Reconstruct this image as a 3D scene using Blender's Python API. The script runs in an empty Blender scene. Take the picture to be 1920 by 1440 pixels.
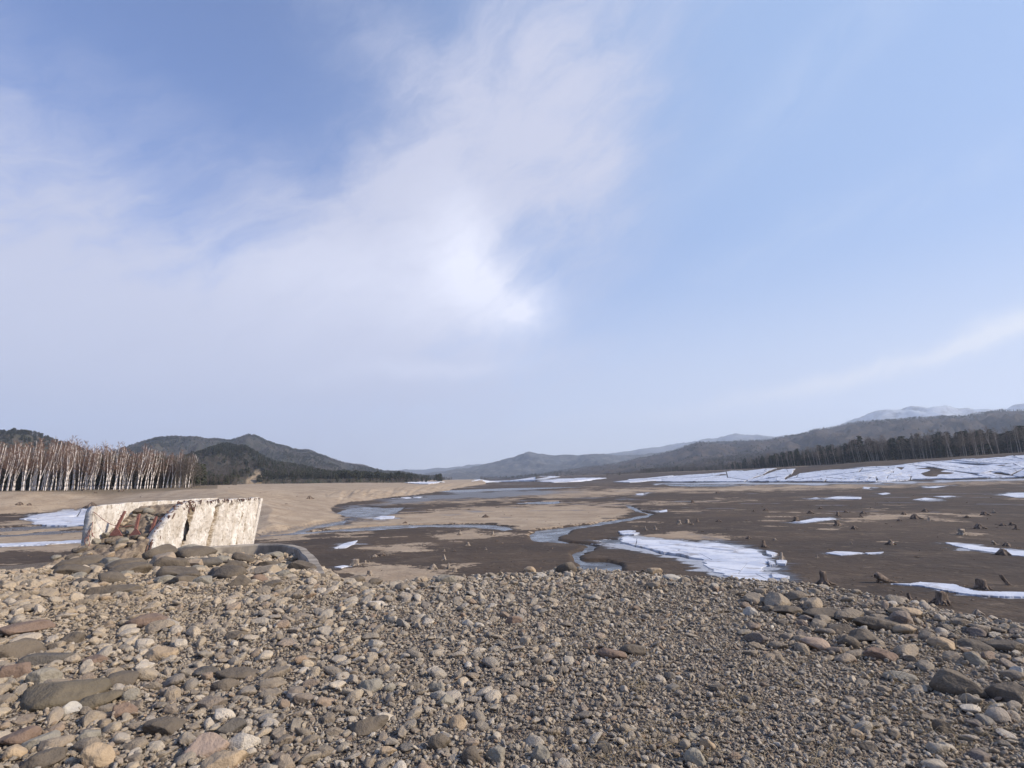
import bpy, math, random
import numpy as np
from mathutils import Matrix, Vector
D = bpy.data; SC = bpy.context.scene; C = SC.collection
R = math.radians; PI = math.pi
random.seed(7); rng = np.random.default_rng(7)

# ------------------------------------------------------------------ camera
F = 1060.0; TILT = math.atan(177/F); ROLL = R(1.0)
EYE = np.array([0, 0, 6.0])
_f = np.array([0, math.cos(TILT), math.sin(TILT)]); _r0 = np.array([1., 0, 0]); _u0 = np.array([0, -math.sin(TILT), math.cos(TILT)])
_r = math.cos(ROLL)*_r0 - math.sin(ROLL)*_u0; _u = math.cos(ROLL)*_u0 + math.sin(ROLL)*_r0
cam = D.objects.new('camera', D.cameras.new('camera')); C.objects.link(cam); SC.camera = cam
cam.data.sensor_width = 36; cam.data.sensor_fit = 'HORIZONTAL'; cam.data.lens = 36*F/1920
cam.data.clip_start = 0.1; cam.data.clip_end = 60000
cam.matrix_world = Matrix(((_r[0], _u[0], -_f[0], 0), (_r[1], _u[1], -_f[1], 0), (_r[2], _u[2], -_f[2], EYE[2]), (0, 0, 0, 1)))

def ray(px, py): return _f*F + _r*(px-960) + _u*(720-py)
def at_z(px, py, z=0.0):
    d = ray(px, py); t = (z-EYE[2])/d[2]; return EYE + d*t
def at_y(px, py, depth):
    d = ray(px, py); return EYE + d*(depth/d[1])
def to_px(x, y, z):
    v = np.stack([x, y, z-EYE[2]], -1); w = np.maximum(v@_f, 1e-3)
    return 960+F*(v@_r)/w, 720-F*(v@_u)/w
def hor(px): return 897-math.tan(ROLL)*(px-960)
def px_of_az(az): return 960+F*np.tan(np.clip(az, -1.35, 1.35))*math.cos(TILT)   # near enough

# ------------------------------------------------------------------ sun, sky, exposure
SUN_AZ = R(103); SUN_EL = R(32)      # azimuth measured clockwise from the view axis (+Y)
sun = D.objects.new('sun', D.lights.new('sun', 'SUN')); C.objects.link(sun)
sun.data.energy = 5.0; sun.data.angle = R(0.5); sun.data.color = (1.0, 0.88, 0.73)
sd = Vector((math.sin(SUN_AZ)*math.cos(SUN_EL), math.cos(SUN_AZ)*math.cos(SUN_EL), math.sin(SUN_EL)))
sun.rotation_euler = sd.to_track_quat('Z', 'Y').to_euler()
SC.view_settings.view_transform = 'Standard'; SC.view_settings.look = 'None'
SC.view_settings.exposure = 0.24; SC.view_settings.gamma = 1.0; SC.view_settings.use_curve_mapping = False

class NT:
    """tiny node-tree writer"""
    def __init__(s, nt): s.nt = nt; nt.nodes.clear()
    def n(s, t, **k):
        o = s.nt.nodes.new(t)
        ins = k.pop('ins', {})
        for a, b in k.items(): setattr(o, a, b)
        for a, b in ins.items(): s.set(o.inputs[a], b)
        return o
    def set(s, sock, v):
        if hasattr(v, 'is_output') or isinstance(v, bpy.types.NodeSocket): s.nt.links.new(v, sock)
        else:
            if sock.type == 'RGBA' and isinstance(v, (tuple, list)) and len(v) == 3: v = (*v, 1)
            sock.default_value = v
    def m(s, op, a, b=0.0, c=0.0, clamp=False):
        o = s.n('ShaderNodeMath', operation=op, use_clamp=clamp)
        s.set(o.inputs[0], a); s.set(o.inputs[1], b)
        if op in ('MULTIPLY_ADD', 'SMOOTH_MIN', 'SMOOTH_MAX'): s.set(o.inputs[2], c)
        return o.outputs[0]
    def mix(s, f, a, b, bt='MIX'):
        o = s.n('ShaderNodeMix', data_type='RGBA', blend_type=bt)
        s.set(o.inputs[0], f); s.set(o.inputs[6], a); s.set(o.inputs[7], b); return o.outputs[2]
    def mr(s, v, a, b, c=0.0, d=1.0, smooth=True):
        o = s.n('ShaderNodeMapRange', interpolation_type='SMOOTHSTEP' if smooth else 'LINEAR')
        for i, q in enumerate((v, a, b, c, d)): s.set(o.inputs[i], q)
        return o.outputs[0]
    def noise(s, vec, scale, detail=4, rough=.55, dist=0.0, out=0):
        o = s.n('ShaderNodeTexNoise'); s.set(o.inputs['Vector'], vec)
        s.set(o.inputs['Scale'], scale); s.set(o.inputs['Detail'], detail); s.set(o.inputs['Roughness'], rough); s.set(o.inputs['Distortion'], dist)
        return o.outputs[out]
    def ramp(s, f, stops):
        o = s.n('ShaderNodeValToRGB'); e = o.color_ramp.elements
        while len(e) < len(stops): e.new(.5)
        for i, (p, c) in enumerate(stops): e[i].position = p; e[i].color = (*c, 1)
        s.set(o.inputs[0], f); return o.outputs[0]
    def bump(s, h, strength=.5, dist=.1):
        o = s.n('ShaderNodeBump'); s.set(o.inputs['Height'], h); s.set(o.inputs['Strength'], strength); s.set(o.inputs['Distance'], dist); return o.outputs[0]
    def scale(s, vec, v):
        o = s.n('ShaderNodeVectorMath', operation='MULTIPLY'); s.set(o.inputs[0], vec); s.set(o.inputs[1], v); return o.outputs[0]

def dirpos(px, py):
    d = ray(px, py); d = d/np.linalg.norm(d)
    return math.atan2(d[0], d[1]), math.asin(d[2])

W = D.worlds.new("World"); SC.world = W; W.use_nodes = True
w = NT(W.node_tree)
sky = w.n('ShaderNodeTexSky', sky_type='NISHITA', sun_disc=False, sun_elevation=SUN_EL, sun_rotation=SUN_AZ, altitude=600, air_density=1.0, dust_density=1.6, ozone_density=2.0)
tc = w.n('ShaderNodeTexCoord'); sx = w.n('ShaderNodeSeparateXYZ', ins={0: tc.outputs['Generated']})
az = w.m('ARCTAN2', sx.outputs[0], sx.outputs[1]); el = w.m('ARCSINE', sx.outputs[2])
cv = w.n('ShaderNodeCombineXYZ', ins={0: az, 1: el, 2: 0.0}).outputs[0]
# domain warp
wn = w.noise(cv, 2.3, 5, .6, out=1)
wv = w.n('ShaderNodeVectorMath', operation='SUBTRACT', ins={0: wn, 1: (.5, .5, .5)}).outputs[0]
wv = w.scale(wv, (.24, .16, 0))
cw = w.n('ShaderNodeVectorMath', operation='ADD', ins={0: cv, 1: wv}).outputs[0]
sw = w.n('ShaderNodeSeparateXYZ', ins={0: cw})
def blob(px, py, rx, ry, rot, soft=1.0):
    """soft ellipse of cloud round a sky direction; rx, ry in radians"""
    a0, e0 = dirpos(px, py)
    du = w.m('SUBTRACT', sw.outputs[0], a0); dv = w.m('SUBTRACT', sw.outputs[1], e0)
    c, s_ = math.cos(rot), math.sin(rot)
    u = w.m('DIVIDE', w.m('ADD', w.m('MULTIPLY', du, c), w.m('MULTIPLY', dv, s_)), rx)
    v = w.m('DIVIDE', w.m('SUBTRACT', w.m('MULTIPLY', dv, c), w.m('MULTIPLY', du, s_)), ry)
    q = w.m('ADD', w.m('MULTIPLY', u, u), w.m('MULTIPLY', v, v))
    return w.m('EXPONENT', w.m('MULTIPLY', q, -1.0*soft))
def total(terms):
    t = None
    for b, k in terms:
        b = w.m('MULTIPLY', b, k); t = b if t is None else w.m('ADD', t, b)
    return t
rc = w.n('ShaderNodeVectorRotate', rotation_type='Z_AXIS', ins={0: cw, 'Angle': -.45}).outputs[0]
streak = w.noise(w.scale(rc, (1.3, 3.6, 1)), 2.4, 8, .60, .4)
fine = w.noise(w.scale(rc, (1.0, 2.6, 1)), 8.0, 8, .66, .5)
veil = total([(blob(-120, 560, .54, .23, -.42), 1.15), (blob(520, 680, .54, .15, -.03), .85), (blob(780, 470, .24, .15, .60), .90),
              (blob(980, 190, .38, .17, .50), .74), (blob(1100, 350, .13, .18, .3), .50), (blob(700, 70, .26, .07, -.3), .26), (blob(60, 210, .22, .05, -.5), .22), (blob(420, 330, .30, .05, -.35), .20)])
veil = w.m('MULTIPLY', veil, w.m('ADD', w.m('MULTIPLY', streak, 1.5), .22))
veil = w.m('ADD', veil, w.m('MULTIPLY', w.m('SUBTRACT', fine, .5), w.m('MULTIPLY', w.m('ADD', veil, .10), 1.5, clamp=True)))
veil = w.mr(veil, 0.0, 1.15, 0.03, .93)
lowband = w.m('MULTIPLY', w.mr(el, -.08, .40, 1.0, 0.0), w.mr(w.m('ABSOLUTE', az), 1.2, 2.0, 1.0, .6))
wisp = total([(blob(1600, 700, .38, .016, .13), .8), (blob(1850, 645, .30, .014, .12), .7), (blob(1150, 790, .3, .012, .05), .5), (blob(1560, 430, .30, .03, .2), .18), (blob(1500, 160, .30, .05, .5), .14)])
wisp = w.m('MULTIPLY', wisp, w.mr(streak, .30, .62))
haze_all = w.m('SUBTRACT', 1.0, w.m('MULTIPLY', w.m('SUBTRACT', 1.0, lowband), w.m('SUBTRACT', 1.0, w.m('MULTIPLY', wisp, .9, clamp=True))))
bright = total([(blob(985, 585, .055, .035, .15, 1.2), 1.0), (blob(880, 500, .11, .075, -.9, 1.1), .85), (blob(800, 560, .20, .09, .1), .45), (blob(820, 690, .16, .016, .1), .30), (blob(560, 520, .22, .06, .1), .18), (blob(120, 640, .4, .12, 0), .15)])
bright = w.m('MULTIPLY', bright, w.m('ADD', w.m('MULTIPLY', streak, 1.2), w.m('SUBTRACT', fine, .20)), clamp=True)
SKYK = w.n('ShaderNodeRGB'); SKYK.outputs[0].default_value = (.085, .112, .165, 1)
base = w.mix(1.0, sky.outputs[0], SKYK.outputs[0], 'MULTIPLY')
deep = w.m('MULTIPLY', w.mr(w.m('ABSOLUTE', az), 1.05, 1.7, 1.0, 0.10), w.mr(el, .75, 1.15, 1.0, .15))   # clear deep blue overhead and behind
base = w.mix(w.m('MULTIPLY', deep, w.mr(az, -.55, .55, .08, .78)), base, (.30, .45, .72))
c1 = w.mix(haze_all, base, (.78, .80, .85))
c2 = w.mix(w.m('MULTIPLY', veil, deep), c1, (.56, .575, .70))
c3 = w.mix(bright, c2, (.86, .87, .98))
bg = w.n('ShaderNodeBackground', ins={'Color': c3, 'Strength': 1.0})
wo = w.n('ShaderNodeOutputWorld', ins={'Surface': bg.outputs[0]})

# ------------------------------------------------------------------ helpers
def link(o, parent=None):
    C.objects.link(o)
    if parent: o.parent = parent
    return o
def tag(o, label=None, cat=None, group=None, kind=None):
    if label: o['label'] = label
    if cat: o['category'] = cat
    if group: o['group'] = group
    if kind: o['kind'] = kind
    return o
def mesh(name, V, Fc, mat=None, smooth=True):
    me = D.meshes.new(name)
    V = np.asarray(V, dtype=np.float32)
    if isinstance(Fc, np.ndarray):
        k = Fc.shape[1]; me.vertices.add(len(V)); me.vertices.foreach_set('co', V.ravel())
        me.loops.add(Fc.size); me.loops.foreach_set('vertex_index', Fc.ravel().astype(np.int32))
        me.polygons.add(len(Fc)); me.polygons.foreach_set('loop_start', np.arange(0, Fc.size, k, dtype=np.int32))
        me.update(calc_edges=True)
    else:
        me.from_pydata([tuple(map(float, v)) for v in V], [], Fc); me.update()
    if smooth: me.polygons.foreach_set('use_smooth', np.ones(len(me.polygons), bool))
    if mat: me.materials.append(mat)
    return me
def ob(name, me, parent=None, loc=(0, 0, 0)):
    o = D.objects.new(name, me); o.location = loc; return link(o, parent)
def empty(name, loc, rz=0):
    o = D.objects.new(name, None); o.location = loc; o.rotation_euler = (0, 0, rz); o.empty_display_size = .2; return link(o)
def copy_tree(o, parent=None):
    c = o.copy(); C.objects.link(c); c.parent = parent
    for ch in list(o.children): copy_tree(ch, c)
    return c
def fattr(me, name, vals):
    a = me.attributes.new(name, 'FLOAT', 'POINT'); a.data.foreach_set('value', np.asarray(vals, dtype=np.float32).ravel())

def _h(i, j, s):
    n = (i.astype(np.int64)*374761393 + j.astype(np.int64)*668265263 + s*1442695041) & 0xffffffff
    n = ((n ^ (n >> 13))*1274126177) & 0xffffffff
    return ((n ^ (n >> 16)) & 0xffff)/65535.0
def vnoise(x, y, s=0):
    i = np.floor(x); j = np.floor(y); u = x-i; v = y-j; u = u*u*(3-2*u); v = v*v*(3-2*v)
    a = _h(i, j, s); b = _h(i+1, j, s); c = _h(i, j+1, s); d = _h(i+1, j+1, s)
    return (a*(1-u)+b*u)*(1-v)+(c*(1-u)+d*u)*v
def fbm(x, y, oct=4, s=0, g=.5):
    x = np.asarray(x, float); y = np.asarray(y, float)
    t = 0; a = 1; n = 0
    for k in range(oct): t = t+a*vnoise(x*2**k+17.3*k, y*2**k-9.1*k, s+k); n += a; a *= g
    return t/n-.5
def sstep(t): t = np.clip(t, 0, 1); return t*t*(3-2*t)
def inpoly(x, y, poly):
    ins = np.zeros(np.shape(x), bool); n = len(poly)
    for k in range(n):
        x1, y1 = poly[k]; x2, y2 = poly[(k+1) % n]
        if y1 == y2: continue
        c = ((y1 > y) != (y2 > y)) & (x < (x2-x1)*(y-y1)/(y2-y1)+x1)
        ins ^= c
    return ins
def polydist(x, y, poly, closed=True):
    d = np.full(np.shape(x), 1e9); n = len(poly)
    for k in range(n if closed else n-1):
        x1, y1 = poly[k]; x2, y2 = poly[(k+1) % n]
        dx, dy = x2-x1, y2-y1; L = dx*dx+dy*dy+1e-9
        t = np.clip(((x-x1)*dx+(y-y1)*dy)/L, 0, 1)
        d = np.minimum(d, np.hypot(x-x1-t*dx, y-y1-t*dy))
    return d

# ------------------------------------------------------------------ the lie of the land
# lake floor at z = 0; foot distance, top distance and top height of the banks by direction (px of the photo's axis)
_K = [640, 760, 860, 940, 1000, 1150, 1250, 1440, 1600, 1920, 2300, 3000]
_FO = [5000, 4000, 2000, 1000, 900,  700,  560,  375,  335,  300,  290, 290]
_TO = [6000, 5000, 2600, 1300, 1300, 1000, 830,  560,  450,  375,  360, 360]
_ZT = [5,   5,   5,   8.,  9.,   10.,  11.5, 12.,  14.,  17.5, 18., 18.]
_ZF = [0,   0,   0,   0,   0,    0,    .2,   0.,   .5,   1.2,  1.2, 1.2]
# foot of the sandy terrace on the left, traced on the lake floor
_foot = [tuple(at_z(a, b)[:2]) for a, b in [(-500, 985), (-200, 972), (0, 966), (120, 961), (230, 968), (330, 985), (420, 999), (490, 1004), (560, 997), (605, 987), (636, 978), (645, 972), (640, 964), (624, 954), (628, 947), (665, 941), (720, 934.5), (780, 928), (840, 919), (880, 912), (910, 908)]]
TERR = _foot+[(-200, 2600), (-4000, 2600), (-4000, -200), (-160, 20)]
WATER = [
 [(488, 1008), (496, 1001), (560, 994), (590, 984), (640, 977), (655, 974), (640, 985), (600, 990), (570, 998), (640, 992), (740, 985), (860, 983), (920, 984), (948, 988), (958, 994), (940, 997), (900, 991), (800, 990), (700, 996), (600, 1001)],
 [(632, 963), (650, 955), (690, 950), (720, 953), (760, 951), (748, 958), (735, 964), (720, 968), (680, 970), (652, 970)],
 [(998, 999), (1010, 994), (1050, 990), (1100, 985), (1150, 976), (1195, 968), (1212, 965), (1200, 961), (1180, 955), (1172, 949), (1182, 949), (1200, 957), (1224, 964), (1216, 969), (1180, 977), (1130, 986), (1080, 993), (1058, 1000), (1048, 1012), (1070, 1018), (1106, 1021), (1114, 1027), (1104, 1036), (1088, 1043), (1094, 1052), (1130, 1054), (1158, 1061), (1168, 1072), (1090, 1080), (1078, 1050), (1072, 1040), (1090, 1032), (1098, 1025), (1080, 1021), (1040, 1020), (1006, 1016), (996, 1006)],
 [(960, 944), (1010, 941), (1045, 940), (1050, 944), (1030, 946), (980, 945)],
 [(-80, 994), (40, 988), (110, 984), (175, 980), (175, 986), (90, 992), (0, 998), (-80, 1002)], [(-80, 1006), (30, 1002), (80, 997), (170, 993), (170, 998), (80, 1004), (0, 1008)],
 [(1120, 1012), (1165, 1012), (1180, 1016), (1230, 1026), (1290, 1040), (1322, 1052), (1300, 1050), (1240, 1040), (1180, 1024), (1130, 1018)],
 [(1240, 908), (1440, 911), (1300, 913), (1260, 912)], [(800, 921), (960, 915), (1100, 913), (1000, 918), (860, 924)]]
WPOLY = [[tuple(at_z(a, b, -.15)[:2]) for a, b in pp] for pp in WATER]
def land(x, y, carve=True):
    x = np.asarray(x, float); y = np.asarray(y, float); sh = x.shape; x = x.ravel(); y = y.ravel()
    az = np.arctan2(x, y); r = np.hypot(x, y)*np.cos(np.clip(az, -1.2, 1.2)); px = px_of_az(az)
    fo = np.interp(px, _K, _FO); to = np.interp(px, _K, _TO)
    k = 1+.10*fbm(x/22, y/22, 3, 5)*.5
    t = (r/k-fo)/(to-fo)
    zt = np.interp(px, _K, _ZT); zf = np.interp(px, _K, _ZF)
    tt = np.clip(t, 0, 1); z = zf*sstep(r/fo)+(zt-zf)*(1-(1-tt)**1.5)*sstep(t/.15+.15)
    L_ = np.zeros_like(x)
    m_ = (px < 1000)
    if m_.any():
        xs, ys = x[m_], y[m_]; wx = fbm(xs/14, ys/14, 3, 31)*5; wy = fbm(xs/14, ys/14, 3, 32)*5
        ins = inpoly(xs+wx, ys+wy, TERR); d = polydist(xs+wx, ys+wy, _foot, False); d = np.where(ins, d, -d)
        wd = np.interp(px[m_], [-200, 200, 420, 560, 640, 700, 800], [24, 24, 29, 32, 22, 17, 22]); two = np.interp(px[m_], [420, 600], [0, 1])
        tl = d/wd; u_ = np.clip(tl, 0, 1); r1 = 1-(1-u_)**1.7; zl = 4.75*r1*(1-two)+two*(2.75*r1+1.9*sstep(d/150))
        gul = np.clip(1-np.abs(fbm((px[m_]-d*1.3)/19, d/30, 3, 40))*7, 0, 1)*np.clip(np.sin(PI*np.clip(u_*1.0, 0, 1)), 0, 1)*sstep((px[m_]-600)/60)*.55
        gul2 = np.clip(1-np.abs(fbm(xs/16, ys/16, 2, 45))*9, 0, 1)*np.sin(PI*u_)*(px[m_] < 620)*.35
        zl = zl-gul-gul2
        near = np.clip(tl, -3, 3); L_[m_] = near; z[m_] = zl; t[m_] = near
    lf = (px < 1000)
    z = z+fbm(x/9, y/9, 3, 2)*np.where(lf, .25, .06)*sstep(t*2)+fbm(x/60, y/60, 3, 9)*np.where(lf, .8, .25)*sstep(t-.8)
    z = z+fbm(x/3.5, y/3.5, 3, 3)*.09+fbm(x/25, y/25, 2, 8)*.12*(1-sstep(t*3))
    z = z+np.clip(t-1, 0, 6)*np.where(lf, 0.1, np.interp(px, [700, 1300], [.15, 1.2]))
    if carve:
        for wp in WPOLY:
            a = np.array(wp); b0, b1 = a.min(0)-3, a.max(0)+3
            q = (x > b0[0]) & (x < b1[0]) & (y > b0[1]) & (y < b1[1])
            if q.any():
                xs, ys = x[q]+fbm(x[q]/3, y[q]/3, 3, 61)*1.6, y[q]+fbm(x[q]/3, y[q]/3, 3, 62)*1.6
                d = polydist(xs, ys, wp); d = np.where(inpoly(xs, ys, wp), d, -d); z[q] = z[q]-.42*sstep(.5+d/1.2)
    return z.reshape(sh), t.reshape(sh)

def ground_hit(px, py, fn, r0=2.0, r1=2000.0):
    d = ray(px, py); d = d/math.hypot(d[0], d[1])
    rs = np.geomspace(r0, r1, 1400)
    P = EYE[None]+d[None]*rs[:, None]
    below = P[:, 2] < fn(P[:, 0], P[:, 1])
    i = int(np.argmax(below))
    if not below.any(): i = len(rs)-1
    a, b = rs[max(i-1, 0)], rs[i]
    for _ in range(16):
        m = .5*(a+b); p = EYE+d*m
        if p[2] < float(fn(np.array([p[0]]), np.array([p[1]]))[0]): b = m
        else: a = m
    return EYE+d*b
landz = lambda x, y: land(x, y, False)[0]

# the stony embankment the camera stands on: crest polygon (x, y) and its own height
def _gd(r): return np.interp(r, [0, 10.2, 14, 19.5, 38, 60], [1.56, 1.56, 1.90, 2.16, 4.25, 5.6])
CREST = [(14, -12), (15, -4), (9.2, 3.2), (5.6, 5.7), (5.0, 7.1), (4.3, 8.3), (2.6, 9.4), (1.0, 10.1), (-1.2, 9.7), (-3.1, 9.4), (-3.7, 10.3), (-4.5, 12.9), (-5.6, 15.2), (-6.4, 16.9), (-7.4, 18.3),
         (-9.0, 19.4), (-11.2, 20.4), (-12.8, 24), (-17.0, 32), (-21.5, 39), (-26, 41), (-31.5, 39), (-36, 33), (-42, 22), (-40, 5), (-20, -12)]
def emb(x, y):
    x = np.asarray(x, float); y = np.asarray(y, float)
    r = np.hypot(x, y); ins = inpoly(x, y, CREST); d = polydist(x, y, CREST)
    z = 6-_gd(r)
    z = z+fbm(x/3, y/3, 3, 12)*.16*np.clip(r/6, .3, 1)+fbm(x/.7, y/.7, 2, 13)*.05
    pit = np.exp(-(((x+6.7)/1.3)**2+((y-15.7)/1.7)**2)); z = z-pit*.42
    z = np.where(ins, z-.05*sstep(1-d/.8), z-.05-np.minimum(d, .4)*.3-np.maximum(d-.4, 0)*.62-fbm(x/2, y/2, 2, 14)*.2)
    return z
def embz(x, y): return emb(x, y)
allz = lambda x, y: np.maximum(emb(x, y), landz(x, y))

# ------------------------------------------------------------------ materials
def mat(name, rough=.9, spec=.25):
    m = D.materials.new(name); m.use_nodes = True; t = NT(m.node_tree)
    b = t.n('ShaderNodeBsdfPrincipled'); b.inputs['Roughness'].default_value = rough; b.inputs['Specular IOR Level'].default_value = spec
    o = t.n('ShaderNodeOutputMaterial', ins={'Surface': b.outputs[0]})
    return m, t, b
def pos(t): return t.n('ShaderNodeNewGeometry').outputs['Position']
def objc(t): return t.n('ShaderNodeTexCoord').outputs['Object']
def att(t, n): return t.n('ShaderNodeAttribute', attribute_name=n).outputs['Fac']

def m_land():
    m, t, b = mat('silt_and_mud', .85, .3); p = pos(t)
    sand = att(t, 'sand'); wet = att(t, 'wet'); turf = att(t, 'turf')
    big = t.noise(p, .035, 6, .6, .5); mid = t.noise(p, .22, 6, .62, .3); fin = t.noise(p, 2.6, 5, .6)
    mud = t.mix(t.mr(big, .35, .65), (.058, .038, .023), (.096, .064, .038))
    mud = t.mix(t.mr(t.noise(t.scale(p, (.35, 1, 1)), .09, 8, .7, .6), .42, .62, 0, .7), mud, (.044, .031, .021))
    mud = t.mix(t.mr(mid, .50, .72, 0, .6), mud, (.15, .108, .070)); mud = t.mix(t.mr(t.noise(p, .9, 7, .72, .8), .57, .66, 0, .5), mud, (.24, .18, .12))
    mud = t.mix(t.mr(fin, .35, .7, 0, .4), mud, (.045, .034, .026))
    snd = t.mix(t.mr(mid, .3, .7), (.42, .325, .22), (.31, .23, .15))
    snd = t.mix(t.mr(big, .5, .7, 0, .45), snd, (.48, .39, .285))
    snd = t.mix(t.mr(fin, .5, .75, 0, .5), snd, (.15, .11, .08))
    band = t.noise(t.scale(p, (.03, .03, 5.5)), 1.0, 4, .6); snd = t.mix(t.mr(band, .52, .66, 0, .5), snd, (.235, .175, .115)); snd = t.mix(t.mr(t.noise(p, .5, 8, .74, .8), .55, .66, 0, .6), snd, (.20, .15, .10))
    f = t.m('ADD', sand, t.m('MULTIPLY', t.m('ADD', t.m('SUBTRACT', mid, .5), t.m('MULTIPLY', t.m('SUBTRACT', fin, .5), .6)), t.m('MULTIPLY', t.m('MULTIPLY', sand, t.m('SUBTRACT', 1.0, sand)), 15.0)))
    c = t.mix(t.mr(f, .35, .65), mud, snd)
    c = t.mix(t.m('MULTIPLY', wet, .8), c, (.035, .03, .028))
    tf = t.mix(t.mr(fin, .3, .7), (.10, .075, .045), (.17, .13, .075))
    c = t.mix(turf, c, tf)
    sl = att(t, 'slush'); sn_ = t.noise(p, 1.3, 8, .75, .8)
    c = t.mix(t.m('MULTIPLY', t.mr(sl, .02, .45), .55), c, (.032, .027, .024))
    c = t.mix(t.mr(t.m('ADD', sl, t.m('MULTIPLY', t.m('SUBTRACT', sn_, .5), 1.6)), .42, .62, 0, .85), c, (.42, .43, .45))
    t.set(b.inputs['Base Color'], c)
    t.set(b.inputs['Roughness'], t.mr(t.m('MAXIMUM', wet, sl), 0, 1, .88, .35))
    t.set(b.inputs['Normal'], t.bump(t.m('ADD', fin, t.m('MULTIPLY', t.noise(p, .8, 4), 2.0)), .7, .12))
    return m
def m_embank():
    m, t, b = mat('stony_silt', .95, .15); p = pos(t)
    v = t.n('ShaderNodeTexVoronoi', ins={'Vector': p, 'Scale': 26.0}); v2 = t.n('ShaderNodeTexVoronoi', ins={'Vector': p, 'Scale': 70.0})
    g = t.mix(t.mr(v.outputs['Color'], .2, .8), (.10, .08, .062), (.28, .235, .185))
    g = t.mix(t.mr(v2.outputs['Color'], .3, .9, 0, .6), g, (.12, .10, .085))
    g = t.mix(t.mr(t.noise(p, 1.2, 4), .4, .65, 0, .5), g, (.20, .155, .11))
    t.set(b.inputs['Base Color'], g)
    h = t.m('ADD', t.m('MULTIPLY', v.outputs['Distance'], -1.0), t.m('MULTIPLY', v2.outputs['Distance'], -.5))
    t.set(b.inputs['Normal'], t.bump(h, .9, .03)); return m
PAL_S = [(0, (.44, .385, .31)), (.10, (.26, .24, .21)), (.20, (.55, .475, .37)), (.30, (.16, .15, .14)), (.40, (.40, .355, .295)), (.50, (.42, .40, .36)),
         (.58, (.33, .24, .175)), (.66, (.22, .215, .205)), (.76, (.60, .545, .46)), (.85, (.28, .24, .20)), (.93, (.68, .64, .57)), (1, (.13, .125, .12))]
PAL_B = [(0, (.19, .165, .135)), (.15, (.27, .23, .185)), (.3, (.155, .14, .12)), (.45, (.30, .255, .20)), (.6, (.21, .185, .155)), (.72, (.36, .30, .23)), (.86, (.17, .15, .14)), (1, (.25, .195, .155))]
def m_stone(name, pal, sc=1.0, fixed=None):
    m, t, b = mat(name, .82, .3)
    oi = t.n('ShaderNodeObjectInfo'); o = objc(t)
    off = t.n('ShaderNodeVectorMath', operation='ADD', ins={0: o}); 
    t.set(off.inputs[1], t.n('ShaderNodeCombineXYZ', ins={0: t.m('MULTIPLY', oi.outputs['Random'], 37.0), 1: 0.0, 2: 0.0}).outputs[0]); o2 = off.outputs[0]
    if fixed: c = t.n('ShaderNodeRGB').outputs[0]; c.default_value = (*fixed, 1)
    else:
        c = t.ramp(oi.outputs['Random'], pal)
        c = t.mix(t.mr(oi.outputs['Location'] if False else t.m('FRACT', t.m('MULTIPLY', oi.outputs['Random'], 91.7)), 0, 1, 0, .16, False), c, (.36, .28, .185))
        c = t.mix(t.mr(t.n('ShaderNodeSeparateXYZ', ins={0: pos(t)}).outputs[0], 0, -7, 0, .42), c, (.50, .40, .275))
    n1 = t.noise(o2, 2.2*sc, 5, .6, .4); n2 = t.noise(o2, 14*sc, 4, .65); n3 = t.noise(t.scale(o2, (1, 1, 5)), 1.6*sc, 4, .6, .6)
    c = t.mix(t.mr(n1, .4, .68, 0, .55), c, t.mix(1.0, c, (1.35, 1.28, 1.15), 'MULTIPLY'))
    c = t.mix(t.mr(n3, .5, .7, 0, .45), c, t.mix(1.0, c, (.66, .62, .58), 'MULTIPLY'))
    c = t.mix(t.mr(n2, .45, .75, 0, .45), c, t.mix(1.0, c, (.62, .60, .58), 'MULTIPLY'))
    c = t.mix(1.0, c, (1.05, 1.0, .92), 'MULTIPLY')
    # silt settled on faces that look up
    up = t.n('ShaderNodeSeparateXYZ', ins={0: t.n('ShaderNodeNewGeometry').outputs['Normal']}).outputs[2]
    c = t.mix(t.m('MULTIPLY', t.mr(up, .3, 1), t.mr(n1, .35, .65, .0, .10 if fixed else .26)), c, (.36, .30, .22))
    t.set(b.inputs['Base Color'], c)
    t.set(b.inputs['Normal'], t.bump(t.m('ADD', t.m('MULTIPLY', n1, 1.4), t.m('MULTIPLY', n2, .5)), .55, .10/sc)); return m
def m_simple(name, a, bcol, scale=3, rough=.9, bs=.5, bd=.05, stretch=(1, 1, 1), coord='o', lo=.35, hi=.65):
    m, t, b = mat(name, rough); p = t.scale(objc(t) if coord == 'o' else pos(t), stretch)
    n = t.noise(p, scale, 6, .62, .3)
    t.set(b.inputs['Base Color'], t.mix(t.mr(n, lo, hi), a, bcol)); t.set(b.inputs['Normal'], t.bump(n, bs, bd)); return m
def m_ice():
    m, t, b = mat('snow_ice', .45, .4); p = pos(t)
    n = t.noise(p, .35, 6, .6, .5); n2 = t.noise(p, 2.5, 5, .6)
    c = t.mix(t.mr(n, .40, .62), (.70, .71, .73), (.50, .53, .60))
    c = t.mix(t.mr(n2, .55, .8, 0, .4), c, (.50, .50, .50)); c = t.mix(t.mr(t.noise(p, .45, 8, .72, .8), .52, .64, 0, .8), c, (.22, .18, .15))
    t.set(b.inputs['Base Color'], c); t.set(b.inputs['Normal'], t.bump(n2, .5, .06)); return m
def m_water():
    m, t, b = mat('shallow_water', .12, .5); p = pos(t); n = t.noise(p, .5, 4, .6)
    t.set(b.inputs['Base Color'], t.mix(t.mr(n, .4, .6), (.085, .09, .095), (.045, .042, .04)))
    t.set(b.inputs['Roughness'], t.mr(n, .35, .65, .16, .42))
    t.set(b.inputs['Normal'], t.bump(t.noise(t.scale(p, (1, 1, 1)), 5, 3), .25, .02)); return m
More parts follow.
